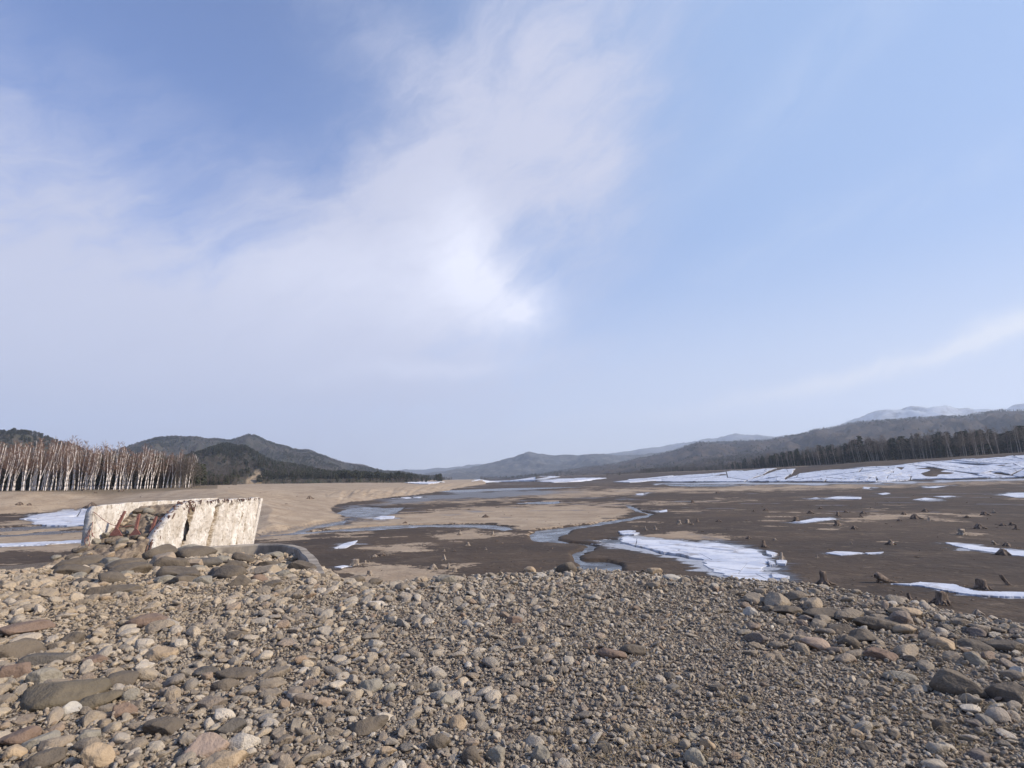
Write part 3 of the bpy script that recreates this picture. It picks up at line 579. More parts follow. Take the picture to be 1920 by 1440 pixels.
# --- boulders one can tell apart: px, py (middle of the stone), width and height in the photo, tone, label
B = [
 (215, 1103, 94, 30, 'd', 'large dark domed boulder standing alone in pale gravel below the bridge stub'),
 (40, 1212, 108, 44, 'd', 'big flat dark slab at the left edge of the shore'),
 (82, 1236, 92, 26, 'k', 'low blackish slab just below the big flat slab at left edge'),
 (138, 1196, 42, 28, 'd', 'dark wedge shaped stone casting a black shadow to its left'),
 (80, 1268, 58, 36, 'g', 'greenish grey rounded boulder above the long cracked slab'),
 (28, 1256, 62, 34, 'r', 'brown lumpy boulder at the left edge above the long slab'),
 (112, 1304, 165, 40, 's', 'long grey brown rock slab lying diagonally at the lower left'),
 (185, 1312, 84, 32, 's', 'grey slab resting against the right end of the long slab'),
 (220, 1274, 74, 32, 'd', 'grey brown oval boulder right of the long slab'),
 (131, 1331, 40, 30, 'w', 'pale whitish round stone in front of the long slab'),
 (38, 1378, 78, 40, 'r', 'reddish brown oval boulder near the lower left corner'),
 (26, 1411, 40, 32, 't', 'round tan stone at the lower left corner below the red boulder'),
 (82, 1424, 80, 36, 'd', 'long dark grey stone at the bottom edge, lower left'),
 (78, 1388, 66, 28, 'g', 'bluish grey elongated stone right of the red boulder'),
 (228, 1330, 52, 32, 'r', 'purplish brown squarish boulder beside an orange stone'),
 (165, 1380, 40, 28, 'g', 'smooth speckled grey egg shaped stone near the lower left'),
 (180, 1414, 60, 58, 't', 'tan tilted boulder at the bottom edge below the egg shaped stone'),
 (306, 1362, 78, 36, 'd', 'dark angular flat stone in the lower left cobbles'),
 (388, 1396, 84, 50, 'p', 'pinkish speckled angular boulder with a dark left side'),
 (424, 1424, 90, 48, 't', 'yellowish angular boulder with a rough face at the bottom edge'),
 (424, 1284, 56, 26, 'd', 'smooth brown grey oval boulder with another behind it'),
 (444, 1266, 84, 20, 'd', 'flat grey slab behind the smooth oval boulder'),
 (434, 1360, 60, 32, 'k', 'flat blue grey stone right of the lower left cobbles'),
 (282, 1164, 84, 24, 'r', 'low brown slab among pale pebbles left of centre'),
 (48, 1180, 88, 22, 'r', 'brown rough slab above the big flat slab at the left edge'),
 (182, 1236, 48, 20, 'r', 'small brown slab with a shadowed left side among pebbles'),
 (300, 1225, 60, 26, 't', 'tan layered block left of centre in the cobbles'),
 (245, 1300, 36, 30, 'g', 'grey cobble beside the grey slab'),
 (385, 1259, 46, 22, 'k', 'dark flat oval stone in the cobbles left of centre'),
 (448, 1190, 54, 20, 'd', 'dark flat stone on fine cobbles left of centre'),
 (240, 1058, 78, 28, 'd', 'dark arched boulder below the mouth of the bridge stub'),
 (150, 1056, 92, 22, 'd', 'broad grey flat boulder left of the arched boulder'),
 (322, 1056, 66, 34, 'd', 'large grey boulder in the middle of the pile before the bridge'),
 (384, 1052, 66, 24, 'k', 'dark boulder with a pale lit top before the curved wall'),
 (438, 1061, 52, 24, 'd', 'smooth rounded boulder near the curved wall pit'),
 (406, 1073, 40, 24, 'd', 'squat rounded boulder in front of the smooth pair'),
 (378, 1038, 66, 14, 'd', 'long low boulder just below the white bridge face'),
 (230, 1038, 62, 14, 'p', 'flat pinkish slab below the mouth of the bridge stub'),
 (450, 1088, 46, 26, 'd', 'blocky grey boulder at the right of the boulder pile'),
 (486, 1084, 34, 18, 'r', 'brown block beside the blocky grey boulder'),
 (240, 1002, 32, 13, 'd', 'dark rock in the mouth of the broken bridge stub'),
 (187, 1007, 19, 20, 'k', 'upright dark rock at the foot of the left bridge wall'),
 (340, 1088, 60, 18, 'd', 'low flat boulder in front of the boulder pile'),
 (280, 1066, 40, 14, 'd', 'low boulder wedged beside the arched boulder'),
 (300, 1033, 40, 14, 'p', 'low pinkish boulder near the foot of the white face'),
 (1800, 1279, 94, 58, 'd', 'largest domed boulder on the right slope'),
 (1887, 1296, 74, 48, 'd', 'angular grey boulder right of the largest domed boulder'),
 (1650, 1172, 88, 28, 'd', 'smooth humped boulder near the right crest of the bank'),
 (1688, 1268, 56, 20, 'g', 'flat oval grey stone embedded in gravel at right'),
 (1827, 1235, 40, 32, 'g', 'smooth grey egg shaped boulder above the largest domed boulder'),
 (1652, 1228, 66, 26, 'r', 'brown flat topped stone in the right hand gravel'),
 (1529, 1206, 52, 26, 'p', 'pale layered block pointing down the right slope'),
 (1590, 1203, 44, 26, 'd', 'brown rounded boulder right of the pale layered block'),
 (1570, 1180, 54, 18, 'd', 'grey sloping boulder behind the brown rounded one'),
 (1620, 1192, 58, 28, 'd', 'faceted boulder below the smooth humped boulder'),
 (1697, 1178, 50, 26, 't', 'rounded brown boulder right of the smooth humped boulder'),
 (1770, 1206, 50, 26, 't', 'tan blocky boulder on the right slope'),
 (1827, 1213, 66, 20, 'd', 'long sloping stone on the right slope above the egg shaped one'),
 (1890, 1210, 70, 28, 'd', 'broad brown boulder at the right edge'),
 (1767, 1361, 32, 30, 'd', 'lone angular stone on gravel at the lower right'),
 (1607, 1373, 26, 32, 't', 'upright tan stone at the bottom right gravel'),
 (1627, 1400, 34, 20, 'd', 'grey elongated stone touching the upright tan stone'),
 (1908, 1257, 26, 18, 'w', 'pale stone at the right edge of the slope'),
 (1408, 1146, 28, 20, 'w', 'pale pyramid shaped stone on the crest right of centre'),
 (1475, 1145, 60, 20, 'd', 'low wide boulder near the crest by the ice sheet'),
 (1540, 1150, 70, 22, 'd', 'long grey boulder behind the pale layered block'),
 (1700, 1150, 60, 16, 't', 'long pale stone on the crest edge above the mud at right'),
 (1012, 1412, 40, 42, 'g', 'round grey boulder at the bottom edge, centre'),
 (822, 1392, 48, 34, 'd', 'domed dark stone with a flat top at bottom centre'),
 (857, 1354, 36, 36, 't', 'round tan stone above the domed dark stone'),
 (886, 1414, 40, 42, 'd', 'upright lumpy stone at the bottom edge, left of centre'),
 (930, 1412, 44, 46, 'g', 'grey pitted stone between the lumpy and the round boulder'),
 (697, 1284, 48, 30, 'g', 'pale grey tilted oblong stone left of centre'),
 (731, 1288, 24, 24, 'g', 'small round grey stone beside the tilted oblong stone'),
 (820, 1287, 34, 26, 'g', 'smooth grey tooth shaped stone in the cobbles'),
 (837, 1313, 40, 24, 'g', 'flat angular grey stone in the centre cobbles'),
 (690, 1360, 84, 34, 'd', 'long dark diagonal stone at lower centre left'),
 (728, 1408, 34, 24, 't', 'smooth tan oval stone at lower centre left'),
 (963, 1163, 36, 18, 'r', 'flat purplish stone lying alone in the central gravel'),
 (1187, 1218, 54, 24, 'd', 'flat brown grey stone embedded right of centre'),
 (1148, 1224, 56, 24, 'r', 'sloping brown stone left of the embedded flat stone'),
 (1007, 1240, 28, 18, 'd', 'round dark cobble in the centre of the gravel'),
 (1133, 1402, 34, 24, 'k', 'smooth bluish stone near the bottom right of centre'),
 (837, 1085, 44, 20, 'g', 'pointed pale boulder on the crest left of centre'),
 (1065, 1063, 46, 26, 'd', 'biggest round boulder standing up on the central crest'),
 (993, 1067, 24, 14, 't', 'tan round stone on the central crest'),
 (1227, 1073, 32, 15, 't', 'hump backed stone on the crest below the ice'),
 (1262, 1082, 40, 14, 'w', 'pale wedge stone on the crest right of the hump backed one'),
 (668, 1085, 40, 20, 'd', 'grey slab on the crest beside the wide stump'),
 (700, 1090, 36, 18, 'd', 'second grey slab on the crest right of the wide stump'),
 (1345, 1290, 26, 16, 'd', 'dark oblong stone in the fine gravel right of centre'),
 (1297, 1380, 24, 22, 'g', 'smooth grey upright stone in fine gravel'),
 (1325, 1395, 34, 26, 't', 'tan stone right of the smooth grey upright stone'),
 (1305, 1420, 44, 34, 'g', 'grey tilted stone at the bottom right of centre'),
]
TONE = {'d': (.125, .106, .084), 'k': (.10, .093, .085), 'g': (.25, .235, .20), 'r': (.20, .145, .112), 'w': (.42, .405, .37), 't': (.36, .285, .20), 's': (.125, .108, .080), 'p': (.31, .245, .205)}
M_T = {k: m_stone('boulder_'+k, None, 1.2, v) for k, v in TONE.items()}
BP = []
for k, (px, py, wpx, hpx, tone, lab) in enumerate(B):
    r_ = np.random.default_rng(500+k)
    p = ground_hit(px, py+hpx*.42, allz); dep = float(np.dot(p-EYE, _f)); wd = wpx/F*dep
    grz = (EYE[2]-p[2])/np.linalg.norm(p-EYE); hh = hpx/F*dep
    dpt = wd*r_.uniform(.6, .85)
    hz = max(.28*wd, min(.75*wd, (hh-dpt*grz*.55)/max(math.sqrt(1-grz*grz), .3)))
    dr = (p[:2]-EYE[:2])/np.linalg.norm(p[:2]); c = p[:2]+dr*dpt*.30
    me_ = stone_mesh('boulder', 4, 900+k*3, M_T[tone], (wd/2, dpt/2, hz*.62), cuts=int(r_.integers(6, 13)), rnd=.72, rough=.06)
    o = ob('boulder', me_, loc=(c[0], c[1], float(allz(c[0], c[1]))+hz*.22))
    rz = -math.atan2(p[0], p[1])+r_.uniform(-.25, .25)
    if lab.startswith('long grey brown rock'): rz += .25
    o.rotation_euler = (r_.uniform(-.12, .12), r_.uniform(-.12, .12), rz)
    tag(o, lab, 'boulder', 'boulders lying on the stony shore'); BP.append((c[0], c[1], max(wd, dpt)*.42))

# --- the rest of the individual boulders: shared meshes, placed where the photo has them thick
BM = [stone_mesh('boulder', 4, 3000+k, M_BOU, (.5, rs_.uniform(.3, .42), rs_.uniform(.17, .30)), cuts=int(rs_.integers(5, 12)), rnd=.72) for k in range(18)]
BMD = [stone_mesh('boulder', 4, 3100+k, M_T['d' if k % 3 else 'g'], (.5, rs_.uniform(.34, .45), rs_.uniform(.18, .27)), cuts=int(rs_.integers(5, 12)), rnd=.74) for k in range(8)]
zones = [  # px range, py range, count, width range (photo px), label
 ((120, 580), (1030, 1100), 52, (30, 78), 'grey rounded boulder in the pile between the bridge stub and the pebbles'),
 ((0, 330), (1120, 1250), 12, (30, 62), 'flattish boulder among the pale pebbles on the left shore'),
 ((0, 620), (1260, 1440), 34, (34, 62), 'rounded boulder in the coarse cobbles at the lower left'),
 ((600, 1180), (1180, 1440), 13, (26, 40), 'larger stone among the cobbles at the bottom centre'),
 ((600, 1400), (1072, 1110), 20, (16, 34), 'weathered boulder along the crest above the mud'),
 ((1400, 1920), (1105, 1240), 60, (26, 62), 'grey boulder in the coarse band along the right crest'),
 ((1640, 1920), (1240, 1440), 10, (26, 52), 'scattered stone on the lower right gravel')]
cand = []
for zi, (xr, yr, n, wr, lab) in enumerate(zones):
    got = 0
    for _ in range(n*12):
        if got >= n: break
        px, py = random.uniform(*xr), random.uniform(*yr)
        if zi == 4: py = 1068+(px-1060)**2*.00012+random.uniform(8, 34)
        if zi == 5 and py < 1100+(px-1440)*.165+8: continue
        p = ground_hit(px, py, allz)
        if not inpoly(np.array([p[0]]), np.array([p[1]]), CREST)[0]: continue
        wd = wr[0]+(wr[1]-wr[0])*random.random()**1.8; wd = wd/F*float(np.dot(p-EYE, _f))
        if any((p[0]-a)**2+(p[1]-b)**2 < ((q+wd*.42)*.82)**2 for a, b, q in BP): continue
        BP.append((p[0], p[1], wd*.40)); got += 1
        me_ = random.choice(BMD if zi == 0 and random.random() < .8 else BM); o = ob('boulder', me_, loc=(p[0], p[1], float(allz(p[0], p[1]))+wd*.09))
        s = wd; o.scale = (s, s*random.uniform(.85, 1.1), s*random.uniform(.85, 1.25)); o.rotation_euler = (random.uniform(-.22, .22), random.uniform(-.22, .22), random.uniform(0, 6.28))
        tag(o, lab, 'boulder', ['boulders piled before the bridge', 'flat boulders on the left shore', 'boulders in the lower left cobbles', 'larger stones at the bottom centre', 'boulders along the central crest', 'boulders along the right crest', 'scattered stones at the lower right'][zi])

def coarse(x, y):
    """share of coarse cobbles: high at left and along the crest, low in the fine gravel right of centre"""
    px, py = to_px(x, y, allz(x, y))
    c = np.interp(px+(py-1250)*-.25, [0, 500, 900, 1150, 1500, 1700, 1920], [.92, .92, .84, .50, .10, .30, .50])
    band = np.clip(1-np.abs(py-(1095+np.clip(px-1250, 0, 1e4)*.15))/42, 0, 1)
    left = np.clip((px-520)/-200, 0, 1)*np.clip((1220-py)/120, 0, 1)
    return np.clip(np.maximum(c, band*.85)-left*.62+fbm(x/1.3, y/1.3, 3, 77)*.7, .02, 1)
def on_crest(x, y, over=1.4): return inpoly(x, y, CREST) | (polydist(x, y, CREST) < over)

# layer 1: cobbles
n = 80000; x, y = sample_polar(n, 1.6, 42, pw=.75); r = np.hypot(x, y)
dia = (.045+.12*rng.random(n)**2.8)*np.interp(r, [0, 6, 20, 40], [.85, 1.1, 2.0, 2.8])
dia = dia*np.interp(to_px(x, y, EYE[2]-_gd(r))[0], [0, 700, 1300, 1700], [1.25, 1.0, .72, 1.0])
k = on_crest(x, y) & (rng.random(n) < coarse(x, y)*1.0); x, y, dia = x[k], y[k], dia[k]
k = thin(x, y, dia*.42, .80, BP); x, y, dia = x[k], y[k], dia[k]; n = len(x); n1_ = n
z = allz(x, y)+dia*.12
P1 = np.stack([x, y, z], -1); rot1 = np.stack([rng.normal(0, .28, n), rng.normal(0, .28, n), rng.uniform(0, 6.28, n)], -1); s1 = (dia*.5)[:, None]*rng.uniform(.85, 1.15, (n, 3))
scatter('cobbles', P1, rot1, s1, rng.integers(0, len(COB3), n), COB3)
# layer 2: small stones
n = 150000; x, y = sample_polar(n, 1.6, 40, pw=1.15); r = np.hypot(x, y)
dia = (.022+.036*rng.random(n)**1.6)*np.interp(r, [0, 4, 8, 20, 40], [.85, 1.0, 1.25, 2.6, 4.2])
k = on_crest(x, y, 1.0); x, y, dia = x[k], y[k], dia[k]; n = len(x)
z = allz(x, y)+dia*rng.uniform(-.1, .45, n)
s2 = (dia*.5)[:, None]*rng.uniform(.8, 1.2, (n, 3)); rot2 = np.stack([rng.normal(0, .45, n), rng.normal(0, .45, n), rng.uniform(0, 6.28, n)], -1)
scatter('gravel', np.stack([x, y, z], -1), rot2, s2, rng.integers(0, len(COB2), n), COB2)
# layer 3: pebbles close by
n = 90000; x, y = sample_polar(n, 1.6, 12, -52, 52, pw=1.5)
dia = (.010+.016*rng.random(n))*np.interp(np.hypot(x, y), [0, 4, 12], [.9, 1.1, 2.0]); z = allz(x, y)+dia*.2
k = on_crest(x, y, .3); x, y, z, dia = x[k], y[k], z[k], dia[k]; n = len(x)
s3 = (dia*.5)[:, None]*rng.uniform(.8, 1.3, (n, 3)); rot3 = rng.uniform(0, 6.28, (n, 3))*np.array([.15, .15, 1])
scatter('pebbles', np.stack([x, y, z], -1), rot3, s3, rng.integers(0, len(COB2), n), COB2)
# stones lying on the sandy slope and lake floor just beyond the bank
print('stones', n1_)

# ------------------------------------------------------------------ bridge stub: two leaning concrete skins with rubble fill
BO = np.array([-23.7, 38.0]); BD = np.array([1.5, 12.0]); BD /= np.linalg.norm(BD); BN = np.array([BD[1], -BD[0]])
def bw(s, lat, z):   # along the bridge, to its right, up
    q = BO[None]+np.outer(s, BD)+np.outer(lat, BN); return np.stack([q[:, 0], q[:, 1], z], -1)
TOPZ = 4.78
def skin(name, lat_out, thick, sgn, s0, s1, topf, parent, nribs=True, seed=0):
    """one long leaning wall as a closed grid; sgn = +1 when the outer face looks to the bridge's right"""
    ns, nz = 300, 110; S = np.linspace(0, 1, ns); U = np.linspace(0, 1, nz)
    Sg, Ug = np.meshgrid(S, U); s = s0+(s1-s0)*Sg
    top = topf(s); zb = -.6; z = zb+(top-zb)*Ug
    bat = .07*(TOPZ-z)                                   # the face leans out towards its foot
    dsp = fbm(s*1.6, z*.9, 4, seed)*.26+fbm(s*7, z*5, 3, seed+4)*.14
    st = np.zeros_like(s)
    if nribs:
        sl = s-(z-3.0)*.12
        for (a, wdt, dep, z1) in ((3.30, .34, .34, 4.35), (6.30, .34, .42, 4.35), (8.0, .24, .30, 4.4), (9.1, .18, .24, 4.5), (9.95, .15, .20, 4.4), (10.7, .12, .16, 4.5)):
            fall = sstep((sl-a+.04)/.08)*(1-sstep((sl-a-wdt)/(wdt*2.6)))
            zz = 1-sstep((z-z1+.25)/.35)
            dsp = dsp-fall*dep*zz; st = np.maximum(st, fall*zz*(1.0 if a < 4 else .82 if a < 7 else .62)*(1.0+1.3*fbm(s*.6, z*.9+a, 3, seed+50)))
        dsp += .10*sstep((sl-2.2)/.1)*(1-sstep((sl-3.2)/.1))*0
    st = np.maximum(st, sstep((1.2-z)/1.0)*.35+fbm(s*.8, z*.5, 3, seed+8)*.8)
    out = lat_out+sgn*(bat+dsp); inn = lat_out-sgn*(thick+fbm(s*2, z*2, 3, seed+20)*.14)+sgn*bat*.4
    s = s+(z-TOPZ)*.26*np.clip(s/4, 0, 1)      # the piers lean
    Vo = bw(s.ravel(), out.ravel(), z.ravel()); Vi = bw(s.ravel(), inn.ravel(), z.ravel())
    idx = np.arange(ns*nz).reshape(nz, ns); N_ = ns*nz
    q = np.stack([idx[:-1, :-1], idx[:-1, 1:], idx[1:, 1:], idx[1:, :-1]], -1).reshape(-1, 4)
    if nribs:
        hs = (sl-3.32+fbm(s*0, z*2.2, 3, 350)*.25).ravel(); hz_ = z.ravel(); hole = (hs > 0) & (hs < .12+.62*np.clip((4.25-hz_)/1.2, 0, 1)) & (hz_ < 4.2) & (hz_ > 2.0)
        kq = ~hole[q].all(1); fs = [q[kq], (q[kq]+N_)[:, ::-1]]
    else: fs = [q, (q+N_)[:, ::-1]]
    def strip(a): return np.stack([a[:-1], a[1:], a[1:]+N_, a[:-1]+N_], -1)
    fs += [strip(idx[-1]), strip(idx[0])[:, ::-1], strip(idx[:, 0]), strip(idx[:, -1])[:, ::-1]]
    me_ = mesh(name, np.concatenate([Vo, Vi]), np.concatenate(fs), M_CONC)
    fattr(me_, 'stain', np.concatenate([st.ravel(), np.full(N_, .38)]))
    return ob(name, me_, parent)
br = empty('bridge_ruin', (0, 0, 0)); tag(br, 'ruined whitish concrete bridge stub with broken open end and rubble fill', 'bridge ruin')
jag = lambda s, a, sd: fbm(s*2.2, s*0, 3, sd)*a
topR = lambda s: np.minimum(TOPZ, 1.9+2.95*np.clip((s-.0)/3.3, 0, 1)**.62)+jag(s, .14, 301)+.14*np.abs(np.sin(s*9))*(-1)*(s > 3)
topL = lambda s: TOPZ-.12+.1*np.clip(s/2.5, 0, 1)-.35*np.clip(-(s+.2)/.3, 0, 1)**2+jag(s, .10, 302)
o = skin('side_wall', 0.0, .55, 1, 0.0, 12.3, topR, br, True, 310); tag(o, 'sunlit right hand wall with vertical recesses and rusty streaks')
o = skin('side_wall', -4.45, .50, -1, -.5, 12.3, topL, br, False, 320); tag(o, 'left hand wall seen from inside, with a broken front end')
# rubble fill sloping out of the broken end
sg, lg = np.meshgrid(np.linspace(-3.4, 12.1, 170), np.linspace(-4.2, -.3, 60))
def fillh(s_, l_): return -.22+np.minimum(TOPZ-.1+fbm(s_*3, l_*3, 2, 333)*.15, 2.6+.85*np.clip((-l_-1.2)/2.4, 0, 1)*np.clip((s_-.9)/2.4, 0, 1)*np.clip((9-s_)/5, 0, 1)+2.05*np.clip((s_-.2)/6.0, 0, 1)**.8+fbm(s_*1.6, l_*1.6, 4, 330)*.55+fbm(s_*5, l_*5, 3, 331)*.34-.35*sstep((l_+1.5)/1.2)*(s_ > .5)+.30*np.minimum(s_-.2, 0))
zf = fillh(sg, lg)
def fillz(x, y):
    qx = np.asarray(x)-BO[0]; qy = np.asarray(y)-BO[1]; return fillh(qx*BD[0]+qy*BD[1], qx*BN[0]+qy*BN[1])
idx = np.arange(sg.size).reshape(sg.shape); q = np.stack([idx[:-1, :-1], idx[:-1, 1:], idx[1:, 1:], idx[1:, :-1]], -1).reshape(-1, 4)
# closed down to the ground
N_ = sg.size; vt = bw(sg.ravel(), lg.ravel(), zf.ravel()); vb = bw(sg.ravel(), lg.ravel(), zf.ravel()*0-.5)
edge = lambda a: np.stack([a[:-1], a[1:], a[1:]+N_, a[:-1]+N_], -1)
ob('rubble_fill', mesh('rubble_fill', np.concatenate([vt, vb]), np.concatenate([q[:, ::-1], edge(idx[0]), edge(idx[-1][sg[-1] < 2.9])[:, ::-1], edge(idx[-1][sg[-1] > 4.3])[:, ::-1], edge(idx[:, 0])[:, ::-1], edge(idx[:, -1])]), M_RUBB), br)
# far end wall closing the box
def boxmesh(name, pts8, m): return mesh(name, pts8, [(0, 1, 2, 3), (7, 6, 5, 4), (0, 4, 5, 1), (1, 5, 6, 2), (2, 6, 7, 3), (3, 7, 4, 0)], m, False)
e = bw(np.array([10.6, 10.6, 10.95, 10.95, 12.05, 12.05, 12.4, 12.4]), np.array([-4.8, .25, .25, -4.8]*2), np.array([-.6]*4+[TOPZ-.12]*4))
ob('end_wall', boxmesh('end_wall', e, M_CONC), br)
pk = bw(np.array([2.95, 4.25, 4.25, 2.95]*2), np.array([-.34, -.34, -2.9, -2.9]*2), np.array([1.0]*4+[3.95]*4))
ob('arch_hollow', mesh('arch_hollow', pk, [(0, 1, 2, 3), (7, 6, 5, 4), (1, 5, 6, 2), (2, 6, 7, 3), (3, 7, 4, 0)], M_RUBB, False), br)
# dark rotten edging along the broken top of the right wall: jagged splinters
V = []; Fc = []
def prism(V, Fc, p0, p1, w0, w1, n=4, ax=None, twist=0.0):
    p0 = np.asarray(p0, float); p1 = np.asarray(p1, float); d = p1-p0; L = np.linalg.norm(d)+1e-9; d = d/L
    a = np.cross(d, (0, 0, 1) if abs(d[2]) < .9 else (1, 0, 0)); a /= np.linalg.norm(a); b = np.cross(d, a); k0 = len(V)
    for q_, w_ in ((p0, w0), (p1, w1)):
        for i in range(n):
            t_ = twist+2*PI*i/n; V.append(q_+w_*(math.cos(t_)*a+math.sin(t_)*b))
    for i in range(n): Fc.append((k0+i, k0+(i+1) % n, k0+n+(i+1) % n, k0+n+i))
    Fc.append(tuple(k0+i for i in range(n))[::-1]); Fc.append(tuple(k0+n+i for i in range(n)))
for k in range(200):
    s = random.random()**1.15*4.3; tz = float(topR(np.array([s]))[0]); la = random.uniform(-.66, -.02)
    p = bw(np.array([s]), np.array([la]), np.array([tz+random.uniform(-.22, .10)]))[0]
    prism(V, Fc, p, p+np.array([random.uniform(-.12, .22), random.uniform(-.3, .3), -random.uniform(.08, .55)]), random.uniform(.05, .13), .03)
for k in range(90):
    s = random.uniform(3, 12.2); tz = float(topR(np.array([s]))[0])
    p = bw(np.array([s]), np.array([random.uniform(-.05, .12)]), np.array([tz+random.uniform(0, .05)]))[0]
    prism(V, Fc, p, p+np.array([random.uniform(-.02, .10), random.uniform(-.12, .12), -random.uniform(.08, .30)]), random.uniform(.02, .06), .01)
ob('crumbled_edge', mesh('crumbled_edge', V, Fc, M_DARKC, False), br)
# rusty reinforcement hanging at the left wall end
V = []; Fc = []
for k in range(7):
    s = -.6+random.uniform(0, .2); p = bw(np.array([s]), np.array([-3.9-random.uniform(0, .3)]), np.array([random.uniform(2.2, 3.9)]))[0]
    for _ in range(5):
        q_ = p+np.array([random.uniform(-.12, .12), random.uniform(-.15, .15), random.uniform(-.35, -.1)]); prism(V, Fc, p, q_, .022, .022); p = q_
p = bw(np.array([-.5]), np.array([-3.95]), np.array([4.3]))[0]
for k in range(14):
    u_ = (k+1)/14; q_ = bw(np.array([-.5+2.0*u_]), np.array([-3.9+1.3*u_]), np.array([4.3-1.0*u_-.45*math.sin(PI*u_)]))[0]; prism(V, Fc, p, q_, .018, .018); p = q_
ob('reinforcing_bar', mesh('reinforcing_bar', V, Fc, M_RUST, False), br)
# three red steel supports (post on a triangular base plate)
def support(px, py, h, w, lean, lab):
    c = at_y(px, py, 38.9); c[2] = float(fillz(c[0], c[1]))+.02
    o = empty('steel_support', c); tag(o, lab, 'steel support', 'rusty steel supports in the bridge mouth')
    hp = h*39.3/F; wp = w*39.3/F*1.25
    V = [(-wp/2, 0, 0), (wp/2, 0, 0), (.07, 0, hp*.32), (-.05, 0, hp*.32), (-wp/2, .06, 0), (wp/2, .06, 0), (.07, .06, hp*.32), (-.05, .06, hp*.32)]
    ob('base_plate', mesh('base_plate', V, [(0, 1, 2, 3), (7, 6, 5, 4), (0, 4, 5, 1), (1, 5, 6, 2), (2, 6, 7, 3), (3, 7, 4, 0)], M_RUST, False), o)
    V = []; Fc = []; prism(V, Fc, (0, .03, hp*.30), (lean, .12, hp), .11, .09, 4, twist=.78)
    for k in range(3): prism(V, Fc, (lean*.3*k-.08, .03, hp*(.42+.2*k)), (lean*.3*k+.10, .03, hp*(.42+.2*k)), .03, .03)
    ob('post', mesh('post', V, Fc, M_RUST, False), o)
support(217, 996, 43, 20, .42, 'leftmost bright red rusty triangular steel support in the bridge mouth')
support(254, 996, 38, 18, .08, 'middle rusty steel support partly behind a dark rock')
support(283, 996, 37, 19, .22, 'rightmost rusty steel support beside the sunlit wall')
# loose rocks lying on the fill
for k in range(62):
    s = random.uniform(-2.8, 3.4); la = random.uniform(-4.4, -.7); p = bw(np.array([s]), np.array([la]), fillh(np.array([s]), np.array([la])))[0]
    w_ = random.uniform(.3, .95); o = ob('rock', random.choice(BM if random.random() < .4 else BMD), loc=tuple(p)); o.scale = (w_, w_, w_*1.2); o.rotation_euler = (random.uniform(-.4, .4), random.uniform(-.4, .4), random.uniform(0, 6))
    tag(o, 'loose rock spilling from the rubble between the bridge walls', 'rock', 'loose rocks in the bridge mouth')

# curved low wall
pts = [(330, 1033, 3.85), (370, 1029, 3.9), (410, 1025, 3.9), (450, 1022, 3.9), (485, 1020.5, 3.9), (520, 1021, 3.92), (545, 1024, 3.95), (560, 1031, 4.0), (570, 1042, 4.05), (577, 1056, 4.12), (583, 1077, 4.28)]
pl = np.array([at_z(a, b, c) for a, b, c in pts])
tt = np.linspace(0, len(pl)-1, 260); pl = np.stack([np.interp(tt, range(len(pl)), pl[:, i]) for i in (0, 1, 2)], -1)
for _ in range(50): pl[1:-1] = (pl[:-2]+2*pl[1:-1]+pl[2:])/4
wzs = pl[:, 2].copy(); pl = pl[:, :2]; tan = np.gradient(pl, axis=0); tan /= np.linalg.norm(tan, axis=1)[:, None]; nrm = np.stack([-tan[:, 1], tan[:, 0]], -1)
V = []; 
prof = [(-.02, -2.6), (-.02, -.9), (0, -.04), (.04, 0), (.24, 0), (.27, -.04), (.30, -.9), (.36, -2.6)]
for i in range(len(pl)):
    for a, b in prof:
        jx = float(fbm(np.array([i*.09]), np.array([b*1.7+a]), 3, 340)[0])*.05
        V.append((pl[i, 0]+nrm[i, 0]*(a+jx), pl[i, 1]+nrm[i, 1]*(a+jx), wzs[i]+b+jx*.5))
Fc = [(i*8+j, i*8+(j+1) % 8, (i+1)*8+(j+1) % 8, (i+1)*8+j) for i in range(len(pl)-1) for j in range(8)]
Fc += [tuple(range(8))[::-1], tuple((len(pl)-1)*8+j for j in range(8))]
tag(ob('curved_wall', mesh('curved_wall', V, Fc, M_WALLC, False)), 'low curved grey concrete wall ringing a stone pit beside the bridge stub', 'wall')

# ------------------------------------------------------------------ ice, snow, water
from mathutils.geometry import tessellate_polygon
def split(poly, depth, jit, gap):
    if depth == 0 or len(poly) < 3: return [poly]
    P = np.array(poly); c = P.mean(0)+np.random.default_rng(abs(int(P.sum()*977)) % 2**31).normal(size=2)*P.std(0)*.3
    r_ = np.random.default_rng(abs(int(P.sum()*131)) % 2**31)
    cov = np.cov(P.T)+np.eye(2)*1e-6; ev, ew = np.linalg.eigh(cov); long = ew[:, 1]; nr_ = long if r_.random() < .55 else ew[:, 0]
    a = r_.normal(0, jit); nr_ = np.array([nr_[0]*math.cos(a)-nr_[1]*math.sin(a), nr_[0]*math.sin(a)+nr_[1]*math.cos(a)])
    sd_ = (P-c)@nr_; A_, B_ = [], []
    for i in range(len(P)):
        p, q = P[i], P[(i+1) % len(P)]; d1, d2 = sd_[i], sd_[(i+1) % len(P)]
        (A_ if d1 >= 0 else B_).append(p)
        if (d1 >= 0) != (d2 >= 0): t_ = d1/(d1-d2); x_ = p+(q-p)*t_; A_.append(x_); B_.append(x_)
    out = []
    for Q, sg_ in ((A_, 1), (B_, -1)):
        if len(Q) < 3: continue
        Q = np.array(Q)+nr_*gap*.5*sg_*(1 if r_.random() < .75 else .1); out += split([tuple(v) for v in Q], depth-1 if r_.random() < .88 else 0, jit, gap)
    return out
